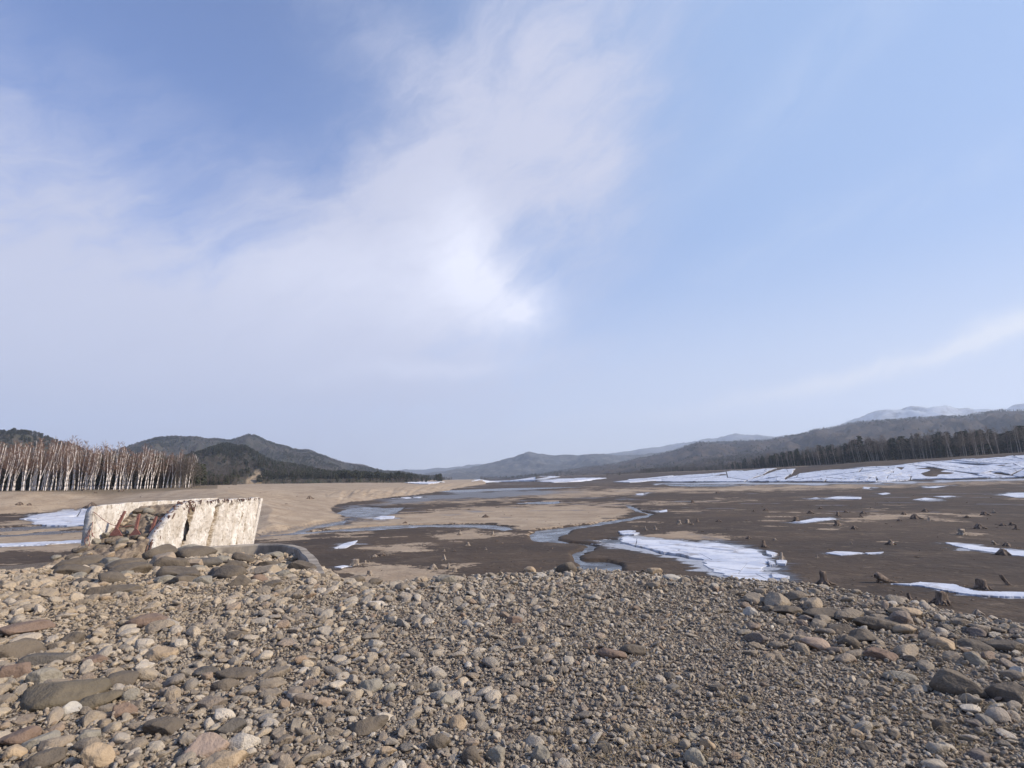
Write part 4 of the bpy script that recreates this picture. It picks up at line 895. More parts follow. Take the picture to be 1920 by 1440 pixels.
def rough_outline(poly, step, amp, sd):
    out = []; n = len(poly)
    for i in range(n):
        p = np.array(poly[i]); q = np.array(poly[(i+1) % n]); L = np.linalg.norm(q-p); m_ = max(1, int(L/step))
        for k in range(m_):
            v = p+(q-p)*k/m_; out.append(tuple(v+amp*np.array([fbm(v[0]*.7/step, v[1]*.7/step, 3, sd), fbm(v[0]*.7/step+40, v[1]*.7/step, 3, sd)])*2))
    return out
def ice_sheet(name, impoly, m, depth=0, gap=.06, th=.07, lift=.05, tilt=0.0, fn=landz, step=None, amp=None, hitfn=None, sd=1, jit=.25, zfix=None):
    W_ = [ground_hit(a, b, fn, 4) for a, b in impoly] if zfix is None else [at_z(a, b, zfix) for a, b in impoly]
    P2 = [(p[0], p[1]) for p in W_]; ext = np.ptp(np.array(P2), 0).max(); step = step or ext/80; amp = amp if amp is not None else step*1.5
    P2 = rough_outline(P2, step, amp, sd); V = []; Fc = []
    for pc in split(P2, depth, jit, gap):
        if len(pc) < 3: continue
        tr = tessellate_polygon([[Vector((a, b, 0)) for a, b in pc]]); k0 = len(V); n = len(pc)
        xs = np.array([a for a, b in pc]); ys = np.array([b for a, b in pc])
        g_ = fn(xs, ys) if zfix is None else np.full(n, zfix)
        # a flat plate through the ground under it
        A_ = np.stack([xs-xs.mean(), ys-ys.mean(), np.ones(n)], -1); co, *_ = np.linalg.lstsq(A_, g_, rcond=None)
        co[0] += random.gauss(0, tilt); co[1] += random.gauss(0, tilt); zt = np.clip(A_@co, g_-.05, g_+.6)+lift+random.uniform(0, lift) if zfix is None else A_@co+lift+random.uniform(0, lift*.6)
        for i in range(n): V.append((xs[i], ys[i], zt[i]+th))
        for i in range(n): V.append((xs[i], ys[i], zt[i]-.25))
        for a, b, c_ in tr:
            v1, v2, v3 = (np.array([xs[j], ys[j]]) for j in (a, b, c_))
            cr = (v2[0]-v1[0])*(v3[1]-v1[1])-(v2[1]-v1[1])*(v3[0]-v1[0]); Fc.append((k0+a, k0+b, k0+c_) if cr > 0 else (k0+c_, k0+b, k0+a))
        ar = sum(xs[i]*ys[(i+1) % n]-xs[(i+1) % n]*ys[i] for i in range(n))
        for i in range(n):
            j = (i+1) % n; f_ = (k0+i, k0+n+i, k0+n+j, k0+j); Fc.append(f_ if ar > 0 else f_[::-1])
    return ob(name, mesh(name, V, Fc, m, False))

o = ice_sheet('ice_sheet', [(1166, 1010), (1176, 1006), (1205, 1013), (1262, 1014), (1308, 1020), (1345, 1020), (1378, 1026), (1410, 1031), (1432, 1042), (1441, 1052), (1436, 1060), (1426, 1066), (1424, 1072), (1444, 1078),
  (1462, 1086), (1440, 1093), (1415, 1094), (1388, 1089), (1360, 1079), (1330, 1066), (1322, 1058), (1318, 1050), (1290, 1042), (1262, 1038), (1220, 1030), (1188, 1022), (1168, 1016)], M_ICE, 5, .10, .025, .015, .003, amp=.45, sd=11)
tag(o, 'large cracked white ice sheet on the mud just beyond the crest right of centre', 'ice sheet')
for (pp, lab) in (([(1160, 998), (1178, 996), (1192, 997), (1180, 1000), (1164, 1001)], 'small ice floe above the narrow tip of the large ice sheet'),
                  ([(1162, 1003), (1180, 1001), (1200, 1001), (1190, 1004), (1168, 1004)], 'second small floe between the upper floe and the large ice sheet'),
                  ([(1437, 1035), (1450, 1038), (1459, 1041), (1448, 1044), (1438, 1041)], 'white ice chunk beside the stump at the ice sheet end'),
                  ([(1440, 1054), (1450, 1057), (1454, 1062), (1444, 1063)], 'grey ice chunk tight against the right end of the ice sheet'),
                  ([(1456, 1055), (1466, 1053), (1475, 1055), (1472, 1061), (1458, 1060)], 'round ice chunk below the stump at the ice sheet end'),
                  ([(1446, 1079), (1466, 1082), (1480, 1085), (1468, 1089), (1450, 1087)], 'thin ice shard lying along the stones at the ice sheet end')):
    tag(ice_sheet('ice_floe', pp, M_ICE, 0, sd=hash(lab) % 1 + 3, amp=.08), lab, 'ice floe')
for k, (pp, lab) in enumerate(SN):
    tag(ice_sheet('ice_patch' if 'ic' in lab.split()[1] else 'snow_patch', pp, M_ICE, 2 if ('cracked' in lab) else 0, .22, .03, .02, .002, sd=20+k), lab, 'snow patch' if 'snow' in lab else 'ice patch')

# broken ice left lying on the far right bank
BI = [([(1150, 904), (1180, 899), (1220, 897), (1250, 893), (1262, 892), (1250, 897), (1232, 903), (1180, 905)], 4),
      ([(1232, 903), (1262, 893), (1320, 890), (1370, 884), (1400, 884), (1440, 880), (1450, 880), (1430, 890), (1400, 903), (1300, 904)], 6),
      ([(1405, 903), (1440, 890), (1470, 881), (1492, 880), (1478, 893), (1468, 903)], 5),
      ([(1474, 903), (1500, 890), (1540, 884), (1600, 880), (1640, 876), (1700, 871), (1760, 866), (1830, 862), (1920, 856), (1990, 852), (1990, 892), (1900, 896), (1850, 897), (1780, 899), (1700, 900), (1640, 904), (1560, 903)], 9),
      ([(1000, 903), (1050, 898), (1110, 896), (1140, 897), (1110, 901), (1040, 905)], 3), ([(885, 903), (930, 899), (1000, 896), (1050, 895), (1010, 900), (940, 904)], 3),
      ([(758, 906), (790, 904), (835, 904), (800, 908)], 1)]
for k, (pp, dep) in enumerate(BI):
    o = ice_sheet('broken_ice', pp, M_ICE, dep, 1.0 if dep > 3 else .5, .25, .22, .012, sd=50+k, amp=3.0, step=5, jit=.16)
    tag(o, kind='stuff')

# water lying a little below the mud
def water(pp, k):
    a = np.array(pp); ar = np.sum(a[:, 0]*np.roll(a[:, 1], -1)-np.roll(a[:, 0], -1)*a[:, 1]); tn = np.roll(a, -1, 0)-np.roll(a, 1, 0); tn /= np.linalg.norm(tn, axis=1)[:, None]+1e-9
    P2 = [tuple(v) for v in a+np.stack([tn[:, 1], -tn[:, 0]], -1)*(1.1 if ar > 0 else -1.1)]
    tr = tessellate_polygon([[Vector((a, b, 0)) for a, b in P2]]); P_ = [(a, b, -0.17) for a, b in P2]
    Fc = []
    for a, b, c_ in tr:
        cr = (P_[b][0]-P_[a][0])*(P_[c_][1]-P_[a][1])-(P_[b][1]-P_[a][1])*(P_[c_][0]-P_[a][0]); Fc.append((a, b, c_) if cr > 0 else (c_, b, a))
    tag(ob('water', mesh('water', P_, Fc, M_WATER)), kind='structure')
for k, pp in enumerate(WPOLY): water(pp, k)

# ------------------------------------------------------------------ stumps and driftwood
def stump_mesh(kind, sd):
    r_ = random.Random(sd); V = []; Fc = []
    def tube(pts, rad, n=9, cap=True):
        k0 = len(V)
        for i, (p, ra) in enumerate(zip(pts, rad)):
            p = np.array(p, float); d = np.array(pts[min(i+1, len(pts)-1)], float)-np.array(pts[max(i-1, 0)], float); d /= np.linalg.norm(d)+1e-9
            a = np.cross(d, (0, 1, 0) if abs(d[1]) < .9 else (1, 0, 0)); a /= np.linalg.norm(a); b = np.cross(d, a)
            for j in range(n):
                t_ = 2*PI*j/n; q = ra*(1+.16*math.sin(3*t_+sd)+.09*math.sin(7*t_+i*.7)); V.append(p+q*(math.cos(t_)*a+math.sin(t_)*b))
        for i in range(len(pts)-1):
            for j in range(n): Fc.append((k0+i*n+j, k0+i*n+(j+1) % n, k0+(i+1)*n+(j+1) % n, k0+(i+1)*n+j))
        if cap: Fc.append(tuple(k0+(len(pts)-1)*n+j for j in range(n)))
    if kind in ('flare', 'wide', 'claw'):
        h = {'flare': 1.0, 'wide': .8, 'claw': .9}[kind]; rt = {'flare': .22, 'wide': .36, 'claw': .11}[kind]; lean = r_.uniform(-.12, .12)
        zs = [-.15, 0, .12, .3, .55, .8, 1.0]; rb = {'flare': .42, 'wide': .46, 'claw': .2}[kind]
        k0 = len(V); tube([(lean*z, .3*lean*z, z*h) for z in zs], [rt+(rb-rt)*max(0, 1-z*1.5)**1.6 for z in zs], 14)
        for j in range(14): V[k0+6*14+j] = V[k0+6*14+j]+np.array([0, 0, r_.uniform(-.22, .12)*h])   # splintered top
        nr_ = {'flare': 7, 'wide': 8, 'claw': 8}[kind]
        for k in range(nr_):
            a = 2*PI*(k+r_.uniform(-.3, .3))/nr_; L = r_.uniform(.5, 1.0)*{'flare': .9, 'wide': .5, 'claw': .8}[kind]; z0 = {'flare': .35, 'wide': .3, 'claw': .62}[kind]*h*r_.uniform(.7, 1.2); dx, dy = math.cos(a), math.sin(a)
            r1 = r_.uniform(.055, .11); b_ = r_.uniform(-.25, .25)
            tube([(dx*rt*.5, dy*rt*.5, z0), (dx*(rt+.06), dy*(rt+.06), z0*.75), (dx*(rt+L*.35)-dy*b_*.3, dy*(rt+L*.35)+dx*b_*.3, z0*.28), (dx*(rt+L*.7)-dy*b_, dy*(rt+L*.7)+dx*b_, .03), (dx*(rt+L)-dy*b_, dy*(rt+L)+dx*b_, -.08)], [r1*1.1, r1*1.2, r1, r1*.7, r1*.35], 6)
    elif kind == 'lean':
        tube([(-.05, 0, -.1), (.0, 0, .1), (-.28, 0, .5), (-.55, .03, .95), (-.62, .03, 1.05)], [.2, .17, .15, .16, .10], 10)
        for k in range(4): a = r_.uniform(-1, 1); tube([(0, 0, .12), (.2*math.cos(a), .2*math.sin(a), .05), (.5*math.cos(a), .5*math.sin(a), -.06)], [.08, .06, .02], 5)
    elif kind == 'log':
        tube([(-.95, 0, .62), (-.85, .02, .66), (-.55, 0, .50), (-.1, 0, .25), (.35, 0, .07), (.9, .05, .0), (1.3, .1, -.05)], [.10, .30, .28, .22, .16, .09, .03], 12)
        tube([(-.6, 0, .3), (-.75, .1, .1), (-.7, .2, -.1)], [.14, .12, .08], 6); tube([(.2, 0, .1), (.5, -.3, .06), (.9, -.42, .0)], [.08, .05, .02], 5)
    elif kind == 'mound':
        k1 = len(V); tube([(0, 0, -.1), (0, 0, .1), (.04, 0, .26), (.10*r_.uniform(-1, 1), 0, .40)], [.42, .31, .24, .17], 12)
        for j in range(12): V[k1+36+j] = V[k1+36+j]+np.array([0, 0, r_.uniform(-.16, .08)])
        for k in range(6): a = 2*PI*k/6+r_.uniform(-.3, .3); L = r_.uniform(.35, .75); tube([(0, 0, .34), (math.cos(a)*.22, math.sin(a)*.22, .2), (math.cos(a)*L, math.sin(a)*L, -.02)], [.12, .10, .03], 6)
    return V, Fc
SM = {}
for kd in ('flare', 'wide', 'claw', 'lean', 'log', 'mound'):
    for v in range(3):
        V, Fc = stump_mesh(kd, v*7+hash(kd[0]) % 1+ord(kd[0])); SM[kd, v, 0] = mesh('stump', V, Fc, M_WOOD); SM[kd, v, 1] = mesh('stump', V, Fc, M_WOODP)
ST = [  # px, py of the foot, height in photo px, kind, variant, pale, turn, label
 (1545, 1096, 28, 'flare', 0, 0, .3, 'tall many rooted stump just beyond the stones right of the ice sheet'),
 (1467, 1053, 20, 'claw', 0, 1, 0, 'stump with splayed pale roots at the right end of the ice sheet'),
 (1432, 1026, 14, 'flare', 1, 0, 1, 'split dark stump above the right end of the ice sheet'),
 (1662, 1092, 20, 'log', 0, 0, 0, 'thick slanting log lying left of the largest snow tongue'),
 (1765, 1130, 24, 'wide', 0, 0, 0, 'wide squat stump in front of the largest snow tongue'),
 (1706, 1126, 15, 'flare', 2, 0, 2, 'small dark stump between the pale stick stump and the wide stump'),
 (1682, 1126, 14, 'claw', 1, 1, 2, 'small pale pronged stump nearest the stones at right'),
 (1842, 1104, 22, 'wide', 1, 0, 1, 'dark blocky stump at the far side of the largest snow tongue'),
 (1890, 1097, 22, 'lean', 0, 0, 0, 'post like stump leaning to the left near the right edge'),
 (1803, 1003, 13, 'wide', 2, 1, 2, 'stubby bicoloured stump right of centre of the mud'),
 (1835, 991, 10, 'mound', 0, 0, 0, 'low humped stump upper right of the stubby bicoloured one'),
 (1881, 1040, 13, 'mound', 1, 0, 0, 'dark mounded stump standing in the curved snow tongue'),
 (1866, 1021, 8, 'log', 1, 1, .5, 'pale piece of driftwood above the curved snow tongue'),
 (1888, 1024, 8, 'mound', 2, 0, .5, 'small dark mound right of the pale driftwood'),
 (1670, 1021, 9, 'mound', 2, 0, 0, 'lone brown stump in the middle of the right mud'),
 (1570, 985, 11, 'wide', 0, 0, 2, 'dark stump just below the long thin snow patch'),
 (1493, 978, 11, 'wide', 1, 0, .4, 'dark stump at the left tip of the long thin snow patch'),
 (1571, 968, 10, 'flare', 0, 0, 1, 'stump at the upper end of the long thin snow patch'),
 (1602, 992, 7, 'mound', 0, 0, 1, 'small dark lump below right of the long thin snow patch'),
 (1614, 970, 7, 'flare', 1, 0, 0, 'small stump at the start of the pale streak'),
 (1619, 963, 6, 'mound', 1, 0, 0, 'tiny stump behind the pale streak'),
 (1695, 965, 6, 'mound', 2, 0, 1, 'tiny pointed stump on the pale streak'),
 (1715, 973, 10, 'mound', 0, 0, .2, 'broad arched root mound on the right mud'),
 (1742, 977, 9, 'flare', 2, 1, 0, 'pale pointed stump right of the arched root mound'),
 (1687, 977, 5, 'mound', 1, 0, 0, 'tiny dark lump left of the arched root mound'),
 (1735, 959, 6, 'mound', 2, 0, 0, 'small stump behind the arched root mound'),
 (1845, 966, 8, 'mound', 0, 0, 0, 'dark dome shaped stump in the far right mud'),
 (1864, 962, 8, 'claw', 2, 1, 0, 'tiny pale forked stump beside the dark dome'),
 (1880, 986, 6, 'mound', 1, 0, 0, 'small lump below the dark dome shaped stump'),
 (1898, 985, 6, 'mound', 2, 0, 2, 'small lump near the right edge of the far mud'),
 (1905, 993, 9, 'flare', 0, 0, 2, 'slim stump at the right edge of the far mud'),
 (1814, 971, 5, 'mound', 0, 0, 2, 'tiny lump left of the dark dome shaped stump'),
 (1520, 963, 6, 'mound', 0, 0, 2, 'small stump above the left tip of the long thin snow patch'),
 (1538, 954, 4, 'mound', 1, 0, 2, 'tiny far stump above the long thin snow patch'),
 (1586, 961, 4, 'mound', 2, 0, 2, 'tiny far stump left of the pale streak start'),
 (1532, 1046, 6, 'flare', 1, 1, 2, 'small pale stump left of the lone snow patch'),
 (1596, 1020, 5, 'claw', 0, 1, 2, 'tiny pale stump left of the lone brown stump'),
 (1453, 1013, 4, 'mound', 0, 1, 2, 'tiny root lump above the ice sheet'),
 (1833, 1151, 9, 'mound', 1, 1, 2, 'pale low root piece nearest the stones at the right edge'),
 (1273, 983, 9, 'wide', 2, 1, 0, 'leftmost of the three small stumps in a row at centre right'),
 (1289, 981, 9, 'wide', 1, 1, 1, 'middle of the three small stumps in a row at centre right'),
 (1308, 979, 8, 'flare', 2, 0, 1, 'rightmost of the three small stumps in a row at centre right'),
 (1298, 984, 4, 'mound', 2, 0, 1, 'tiny dark lump below the three small stumps in a row'),
 (1229, 993, 8, 'flare', 0, 1, 0, 'right one of a pair of stumps above the ice sheet tip'),
 (1210, 994, 8, 'claw', 1, 1, 0, 'left one of a pair of stumps above the ice sheet tip'),
 (1347, 978, 5, 'mound', 0, 0, 0, 'small lump right of the three small stumps in a row'),
 (1298, 943, 6, 'wide', 0, 0, 0, 'small block stump on the far mud'),
 (1347, 960, 4, 'flare', 0, 1, 0, 'tiny stump left of another on the far mud'),
 (1413, 960, 5, 'flare', 1, 0, 0, 'tiny stump right of another on the far mud'),
 (1436, 957, 5, 'mound', 1, 0, 0, 'tiny dark stump farthest right of the far mud pair'),
 (1404, 1010, 5, 'mound', 2, 0, 0, 'tiny lump on the sand above the ice sheet'),
 (666, 1060, 14, 'wide', 1, 1, 0, 'wide flat topped stump on the mud left of centre'),
 (684, 1057, 7, 'flare', 2, 1, 0, 'thin stump right beside the wide flat topped stump'),
 (693, 1079, 11, 'wide', 2, 1, 0, 'narrow stump poking above the crest stones left of centre'),
 (833, 1050, 12, 'claw', 0, 1, 1, 'pale spidery stump standing on long roots left of centre'),
 (841, 1066, 12, 'claw', 1, 1, 0, 'pale spidery stump beside the round sand patch'),
 (812, 1067, 9, 'mound', 2, 1, 0, 'low tangled root stump left of the round sand patch'),
 (852, 1072, 9, 'wide', 0, 1, 0, 'short hollow stump right on the crest left of centre'),
 (794, 1024, 6, 'flare', 0, 1, 0, 'small dark sided stump in the middle of the left mud'),
 (877, 1023, 8, 'wide', 1, 1, 2, 'small pale post stump in the middle of the left mud'),
 (862, 1003, 11, 'claw', 2, 1, 2, 'spreading pale root stump near the stream bank'),
 (924, 1004, 9, 'flare', 1, 1, 2, 'small pale stump near the stream bend'),
 (833, 1034, 5, 'flare', 2, 1, 0, 'tiny pale stump behind the spidery stump'),
 (852, 1034, 3, 'mound', 0, 0, 0, 'tiny dark lump right of the spidery stump'),
 (911, 1031, 5, 'flare', 0, 1, 0, 'tiny pale stick stump right of the left mud centre'),
 (932, 1015, 3, 'mound', 1, 0, 0, 'tiny dark lump below the stream bend'),
 (703, 1044, 5, 'mound', 1, 1, 0, 'small root lump above the wide flat topped stump'),
 (717, 1042, 5, 'mound', 2, 0, 0, 'dark root lump above right of the wide flat topped stump'),
 (910, 970, 6, 'mound', 0, 0, 0, 'small dark stump on the pale sand flat'),
 (760, 981, 4, 'mound', 1, 0, 0, 'tiny lump on the near side of the pale sand flat'),
 (585, 1068, 22, 'lean', 1, 1, .8, 'thin dry stick rising beside the curved wall end'),
 (171, 951, 10, 'mound', 0, 0, .5, 'bleached driftwood tangle on the left sandy shore'),
 (37, 946, 6, 'mound', 1, 0, .5, 'pointed brown stump at the far left shore'),
 (55, 947, 4, 'mound', 2, 0, .5, 'brown root lump right of the pointed stump at far left'),
 (228, 921, 5, 'mound', 1, 0, .5, 'driftwood heap in front of the birch row'),
 (155, 920, 5, 'log', 1, 0, 2.6, 'dark log on the sand below the left birches'),
 (180, 924, 3, 'log', 2, 0, .4, 'short dark log left of the driftwood heap'),
 (580, 935, 6, 'mound', 0, 0, 1, 'dark stump at the top of the gullied sandy slope'),
 (1345, 925, 4, 'mound', 0, 0, 1, 'tiny far lump on the pale shore streak')]
for (px, py, h, kd, v, pale, turn, lab) in ST:
    p = ground_hit(px, py, allz, 9); dep = float(np.dot(p-EYE, _f)); s = h/F*dep/{'flare': 1.0, 'wide': .85, 'claw': .95, 'lean': 1.05, 'log': .85, 'mound': .42}[kd]
    if 'stick' in lab and kd == 'lean': s *= .6
    o = ob('driftwood' if 'drift' in lab or 'log' in lab.split() else 'tree_stump', SM[kd, v, pale], loc=(p[0], p[1], p[2]-.02*s)); s *= .88; o.scale = (s*(1.35 if 'wide flat' in lab else 1), s, s); o.rotation_euler = (0, 0, turn)
    tag(o, lab, 'driftwood' if o.name.startswith('drift') else 'tree stump', 'stumps and driftwood on the drained lake bed')
# twigs and clods too small to tell apart, on the mud and sand
V = []; Fc = []
for k in range(700):
    a = R(random.uniform(-46, 46)); rr_ = 6*F/random.uniform(32, 200); x_, y_ = math.sin(a)*rr_, math.cos(a)*rr_
    if float(emb(x_, y_)) > -.2: continue
    cx_, cy_ = to_px(np.array([x_]), np.array([y_]), np.array([0.]))
    if 1150 < cx_[0] < 1480 and 1000 < cy_[0] < 1100: continue
    z_ = float(landz(x_, y_)); s = random.uniform(.02, .09)*(.6+rr_/90); t_ = random.uniform(0, PI)
    prism(V, Fc, (x_, y_, z_+s*.1), (x_+math.cos(t_)*s*random.choice((1, 1, 4)), y_+math.sin(t_)*s*2, z_+s*random.uniform(.1, .8)), s*.45, s*.2, 5)
tag(ob('clods', mesh('clods', V, Fc, M_WOOD, False)), kind='stuff')
# dry grass wisps between the stones
V = []; Fc = []
for k in range(150):
    px, py = (random.uniform(1000, 1900), random.uniform(1130, 1440)) if random.random() < .7 else (random.uniform(150, 560), random.uniform(1060, 1150))
    p = ground_hit(px, py, allz)
    for b_ in range(random.randint(3, 9)):
        t_ = random.uniform(0, 6.28); L = random.uniform(.06, .2); q = np.array(p); q[:2] += np.random.normal(0, .03, 2); up = random.uniform(.15, .7)
        m1 = q+np.array([math.cos(t_)*L*.45, math.sin(t_)*L*.45, L*up*.8]); prism(V, Fc, q, m1, .0016, .0013, 3); prism(V, Fc, m1, m1+np.array([math.cos(t_)*L*.5, math.sin(t_)*L*.5, -L*.1]), .0013, .0005, 3)
tag(ob('dry_grass', mesh('dry_grass', V, Fc, M_GRASS, False)), kind='stuff')

# ------------------------------------------------------------------ trees
def branchy(sd, h, lean, kind):
    """trunk and twig crown of a leafless tree; returns two meshes' data"""
    r_ = random.Random(sd); TV, TF, CV, CF = [], [], [], []
    n = 9; ax = []; x_ = y_ = 0
    for i in range(n+1):
        u_ = i/n; ax.append(np.array([lean*h*u_+.18*math.sin(u_*5+sd), .12*math.sin(u_*4+sd*2), h*u_*.97-.3])); 
    rad = [.125*(h/12)*(1-u_/n)**.8+.02 for u_ in range(n+1)]
    for i in range(n): prism(TV, TF, ax[i], ax[i+1], rad[i], rad[i+1], 7)
    forks = r_.randint(0, 2)
    for _ in range(forks):
        i = r_.randint(2, 5); t_ = r_.uniform(0, 6.28); p = ax[i]; L = h-p[2]; d = np.array([math.cos(t_)*.25+lean, math.sin(t_)*.25, 1.0])
        q = p+d*L*.45; prism(TV, TF, p, q, rad[i]*.7, rad[i]*.45, 6); prism(TV, TF, q, q+np.array([d[0]*.5, d[1]*.5, 1])*L*.4, rad[i]*.45, .03, 5)
    def twig(p, d, L, w_, lev):
        q = p+d*L; prism(CV, CF, p, q, w_, w_*.55, 3)
        if lev:
            for _ in range(r_.randint(3, 4)):
                t_ = r_.uniform(.35, 1); nd = d+np.array([r_.gauss(0, .42), r_.gauss(0, .42), r_.uniform(-.1, .5)]); nd /= np.linalg.norm(nd); twig(p+d*L*t_, nd, L*r_.uniform(.4, .75), w_*.6, lev-1)
    lo = .36 if kind == 'birch' else .35
    for k in range(46 if kind == 'birch' else 50):
        u_ = lo+(1-lo)*r_.random()**.8; f_ = u_*n; i = min(int(f_), n-1); p = ax[i]+(ax[i+1]-ax[i])*(f_-i); t_ = r_.uniform(0, 6.28)
        up = r_.uniform(.7, 1.5) if kind == 'birch' else r_.uniform(.4, 1.2); d = np.array([math.cos(t_), math.sin(t_), up]); d /= np.linalg.norm(d)
        twig(p, d, h*(.17 if kind == 'birch' else .22)*(1.25-u_)*r_.uniform(.7, 1.2), .024*(h/12), 2)
    return TV, TF, CV, CF
def conifer(sd, h, wd):
    r_ = random.Random(sd); TV, TF, CV, CF = [], [], [], []
    prism(TV, TF, (0, 0, -.4), (0, 0, h*.5), .2, .12, 6); prism(TV, TF, (0, 0, h*.5), (0, 0, h*.99), .12, .02, 5)
    z = h*r_.uniform(.14, .26)
    rnd_ = sd % 2; z = h*.38 if rnd_ else z
    while z < h*.98:
        u_ = (z/h); ra = (wd*1.05*math.sin(PI*min(1, (u_-.30)/.78))**.6*r_.uniform(.6, 1.2)+.3) if rnd_ else (wd*(1-u_)**.6*r_.uniform(.7, 1.2)+.2)
        for k in range(r_.randint(6, 9)):
            t_ = r_.uniform(0, 6.28); L = ra*r_.uniform(.5, 1.2); dr = r_.uniform(.1, .45)
            c, s = math.cos(t_), math.sin(t_); p = np.array([0, 0, z+r_.uniform(-.3, .3)]); m_ = p+np.array([c*L*.5, s*L*.5, -L*dr*.2]); e_ = p+np.array([c*L, s*L, -L*dr])
            sd_ = np.array([-s, c, 0])*L*r_.uniform(.18, .34); dn = np.array([0, 0, -.18*L-.12])
            k0 = len(CV); CV.extend([p, m_+sd_, e_, m_-sd_, m_+dn+sd_*.5, m_+dn-sd_*.4]); CF.extend([(k0, k0+1, k0+2, k0+3), (k0, k0+4, k0+2), (k0+1, k0+4, k0+2), (k0+3, k0+5, k0+2)])
            for _ in range(3):
                b_ = p+(e_-p)*r_.uniform(.35, 1); q = b_+np.array([r_.gauss(0, .3), r_.gauss(0, .3), r_.uniform(-.25, .35)])*L*.7; k0 = len(CV); CV.extend([b_, q, b_+sd_*.9+np.array([0, 0, r_.uniform(-.2, .2)])]); CF.append((k0, k0+1, k0+2))
        z += h*r_.uniform(.028, .05)
    return TV, TF, CV, CF
def tree_set(kind, n, fn, mt, mc):
    out = []
    for k in range(n):
        TV, TF, CV, CF = fn(k); out.append((mesh(kind+'_trunk', TV, TF, mt), mesh(kind+'_crown', CV, CF, mc, False)))
    return out
T_BIR = tree_set('birch', 8, lambda k: branchy(40+k, 12+(k % 3)*.8, .01+.028*(k % 4), 'birch'), M_BARK, M_TWIG)
T_BARE = tree_set('bare', 6, lambda k: branchy(80+k, 13+(k % 3), -.03-.04*(k % 3), 'bare'), M_BARKG, M_TWIGB)
T_BIRR = tree_set('birch_grey', 4, lambda k: branchy(120+k, 13+(k % 3), -.04-.05*(k % 3), 'bare'), m_simple('dull_birch_bark', (.42, .38, .33), (.22, .19, .16), 3, .8, .3, .02), M_TWIGB)
T_CON = tree_set('conifer', 7, lambda k: conifer(160+k, 13+(k % 4)*1.2, 2.3+(k % 3)*.5), M_BARKG, M_NEED)
def protos(nm, ts, lab, cat, grp, tc='crown'):
    out = []
    for tr_, cr_ in ts:
        o = D.objects.new(nm, None); o.empty_display_size = .5; a = D.objects.new('trunk', tr_); b = D.objects.new(tc, cr_); a.parent = o; b.parent = o; out.append(o)
    return out
def plant(nm, ts, p, s, rz, lab, cat, grp):
    tr_, cr_ = ts; o = empty(nm, p, rz); o.scale = (s, s, s); tag(o, lab, cat, grp)
    ob('trunk', tr_, o); ob('crown', cr_, o)
def row_pt(px, dist):
    d = ray(px, 880); d = d/math.hypot(d[0], d[1]); p = d*dist; return p[0], p[1]
# left birch row, front to back
rt = random.Random(5)
for k in range(205):
    row = 0 if k < 72 else (1 if k < 130 else 2)
    px = rt.uniform(-75, 366) if row else -70+436*((k+rt.uniform(-.8, .8))/72.0); px = min(px, 367)
    dd = 157+row*7+rt.uniform(-1.5, 5)+max(0, px-220)*.10; dd /= math.cos(math.atan2(960-px, F))
    x_, y_ = row_pt(px, dd); hf = np.interp(px, [-80, 0, 60, 160, 240, 300, 366], [1.08, 1.06, 1.07, 1.04, .94, .86, .74])*rt.uniform(.76, 1.08)*(1+.03*row)
    plant('birch', T_BIR[rt.randrange(8)], (x_, y_, float(landz(x_, y_))), hf, rt.uniform(-.35, .35), 'leafless white trunked birch in the %s of the left shore row' % ('front' if row == 0 else 'back'), 'birch', 'birches along the left shore, %s rank' % ('front' if row == 0 else 'back'))
for k in range(46):
    px = rt.uniform(-90, 370); dd = rt.uniform(172, 190)/math.cos(math.atan2(960-px, F)); x_, y_ = row_pt(px, dd)
    plant('conifer', T_CON[rt.randrange(7)], (x_, y_, float(landz(x_, y_))), rt.uniform(.42, .62), rt.uniform(0, 6), 'dark conifer standing behind the left birches', 'conifer', 'conifers behind the left birches')
# right wood
def right_edge(px): return np.interp(px, [1360, 1440, 1600, 1920, 2300], [800, 590, 475, 392, 375]), np.interp(px, [1360, 1440, 1520, 1600, 1720, 1820, 1920], [.66, 1.02, 1.12, 1.30, 1.34, 1.36, 1.36])
for k in range(440):
    u_ = rt.random(); px = 1362+(2010-1362)*u_**1.15; ed, hs = right_edge(px); dd = ed+rt.random()**1.3*60; dd /= math.cos(math.atan2(abs(px-960), F)); x_, y_ = row_pt(px, dd); z_ = float(landz(x_, y_))
    q = rt.random(); s = hs*rt.uniform(.80, 1.10)
    if q < .50: plant('conifer', T_CON[rt.randrange(7)], (x_, y_, z_), s*.98, rt.uniform(0, 6), 'dark conifer in the wood above the icy right bank', 'conifer', 'conifers in the right bank wood')
    elif q < .88: plant('bare_tree', T_BARE[rt.randrange(6)], (x_, y_, z_), s, rt.uniform(-.4, .4), 'bare brown deciduous tree in the wood above the icy right bank', 'bare tree', 'bare trees in the right bank wood')
    else:
        x_, y_ = row_pt(px, ed/math.cos(math.atan2(abs(px-960), F))-2)
        plant('birch', T_BIRR[rt.randrange(4)], (x_, y_, float(landz(x_, y_))), s, rt.uniform(-.3, .3), 'pale trunked birch at the front of the right bank wood', 'birch', 'pale birches in front of the right bank wood')

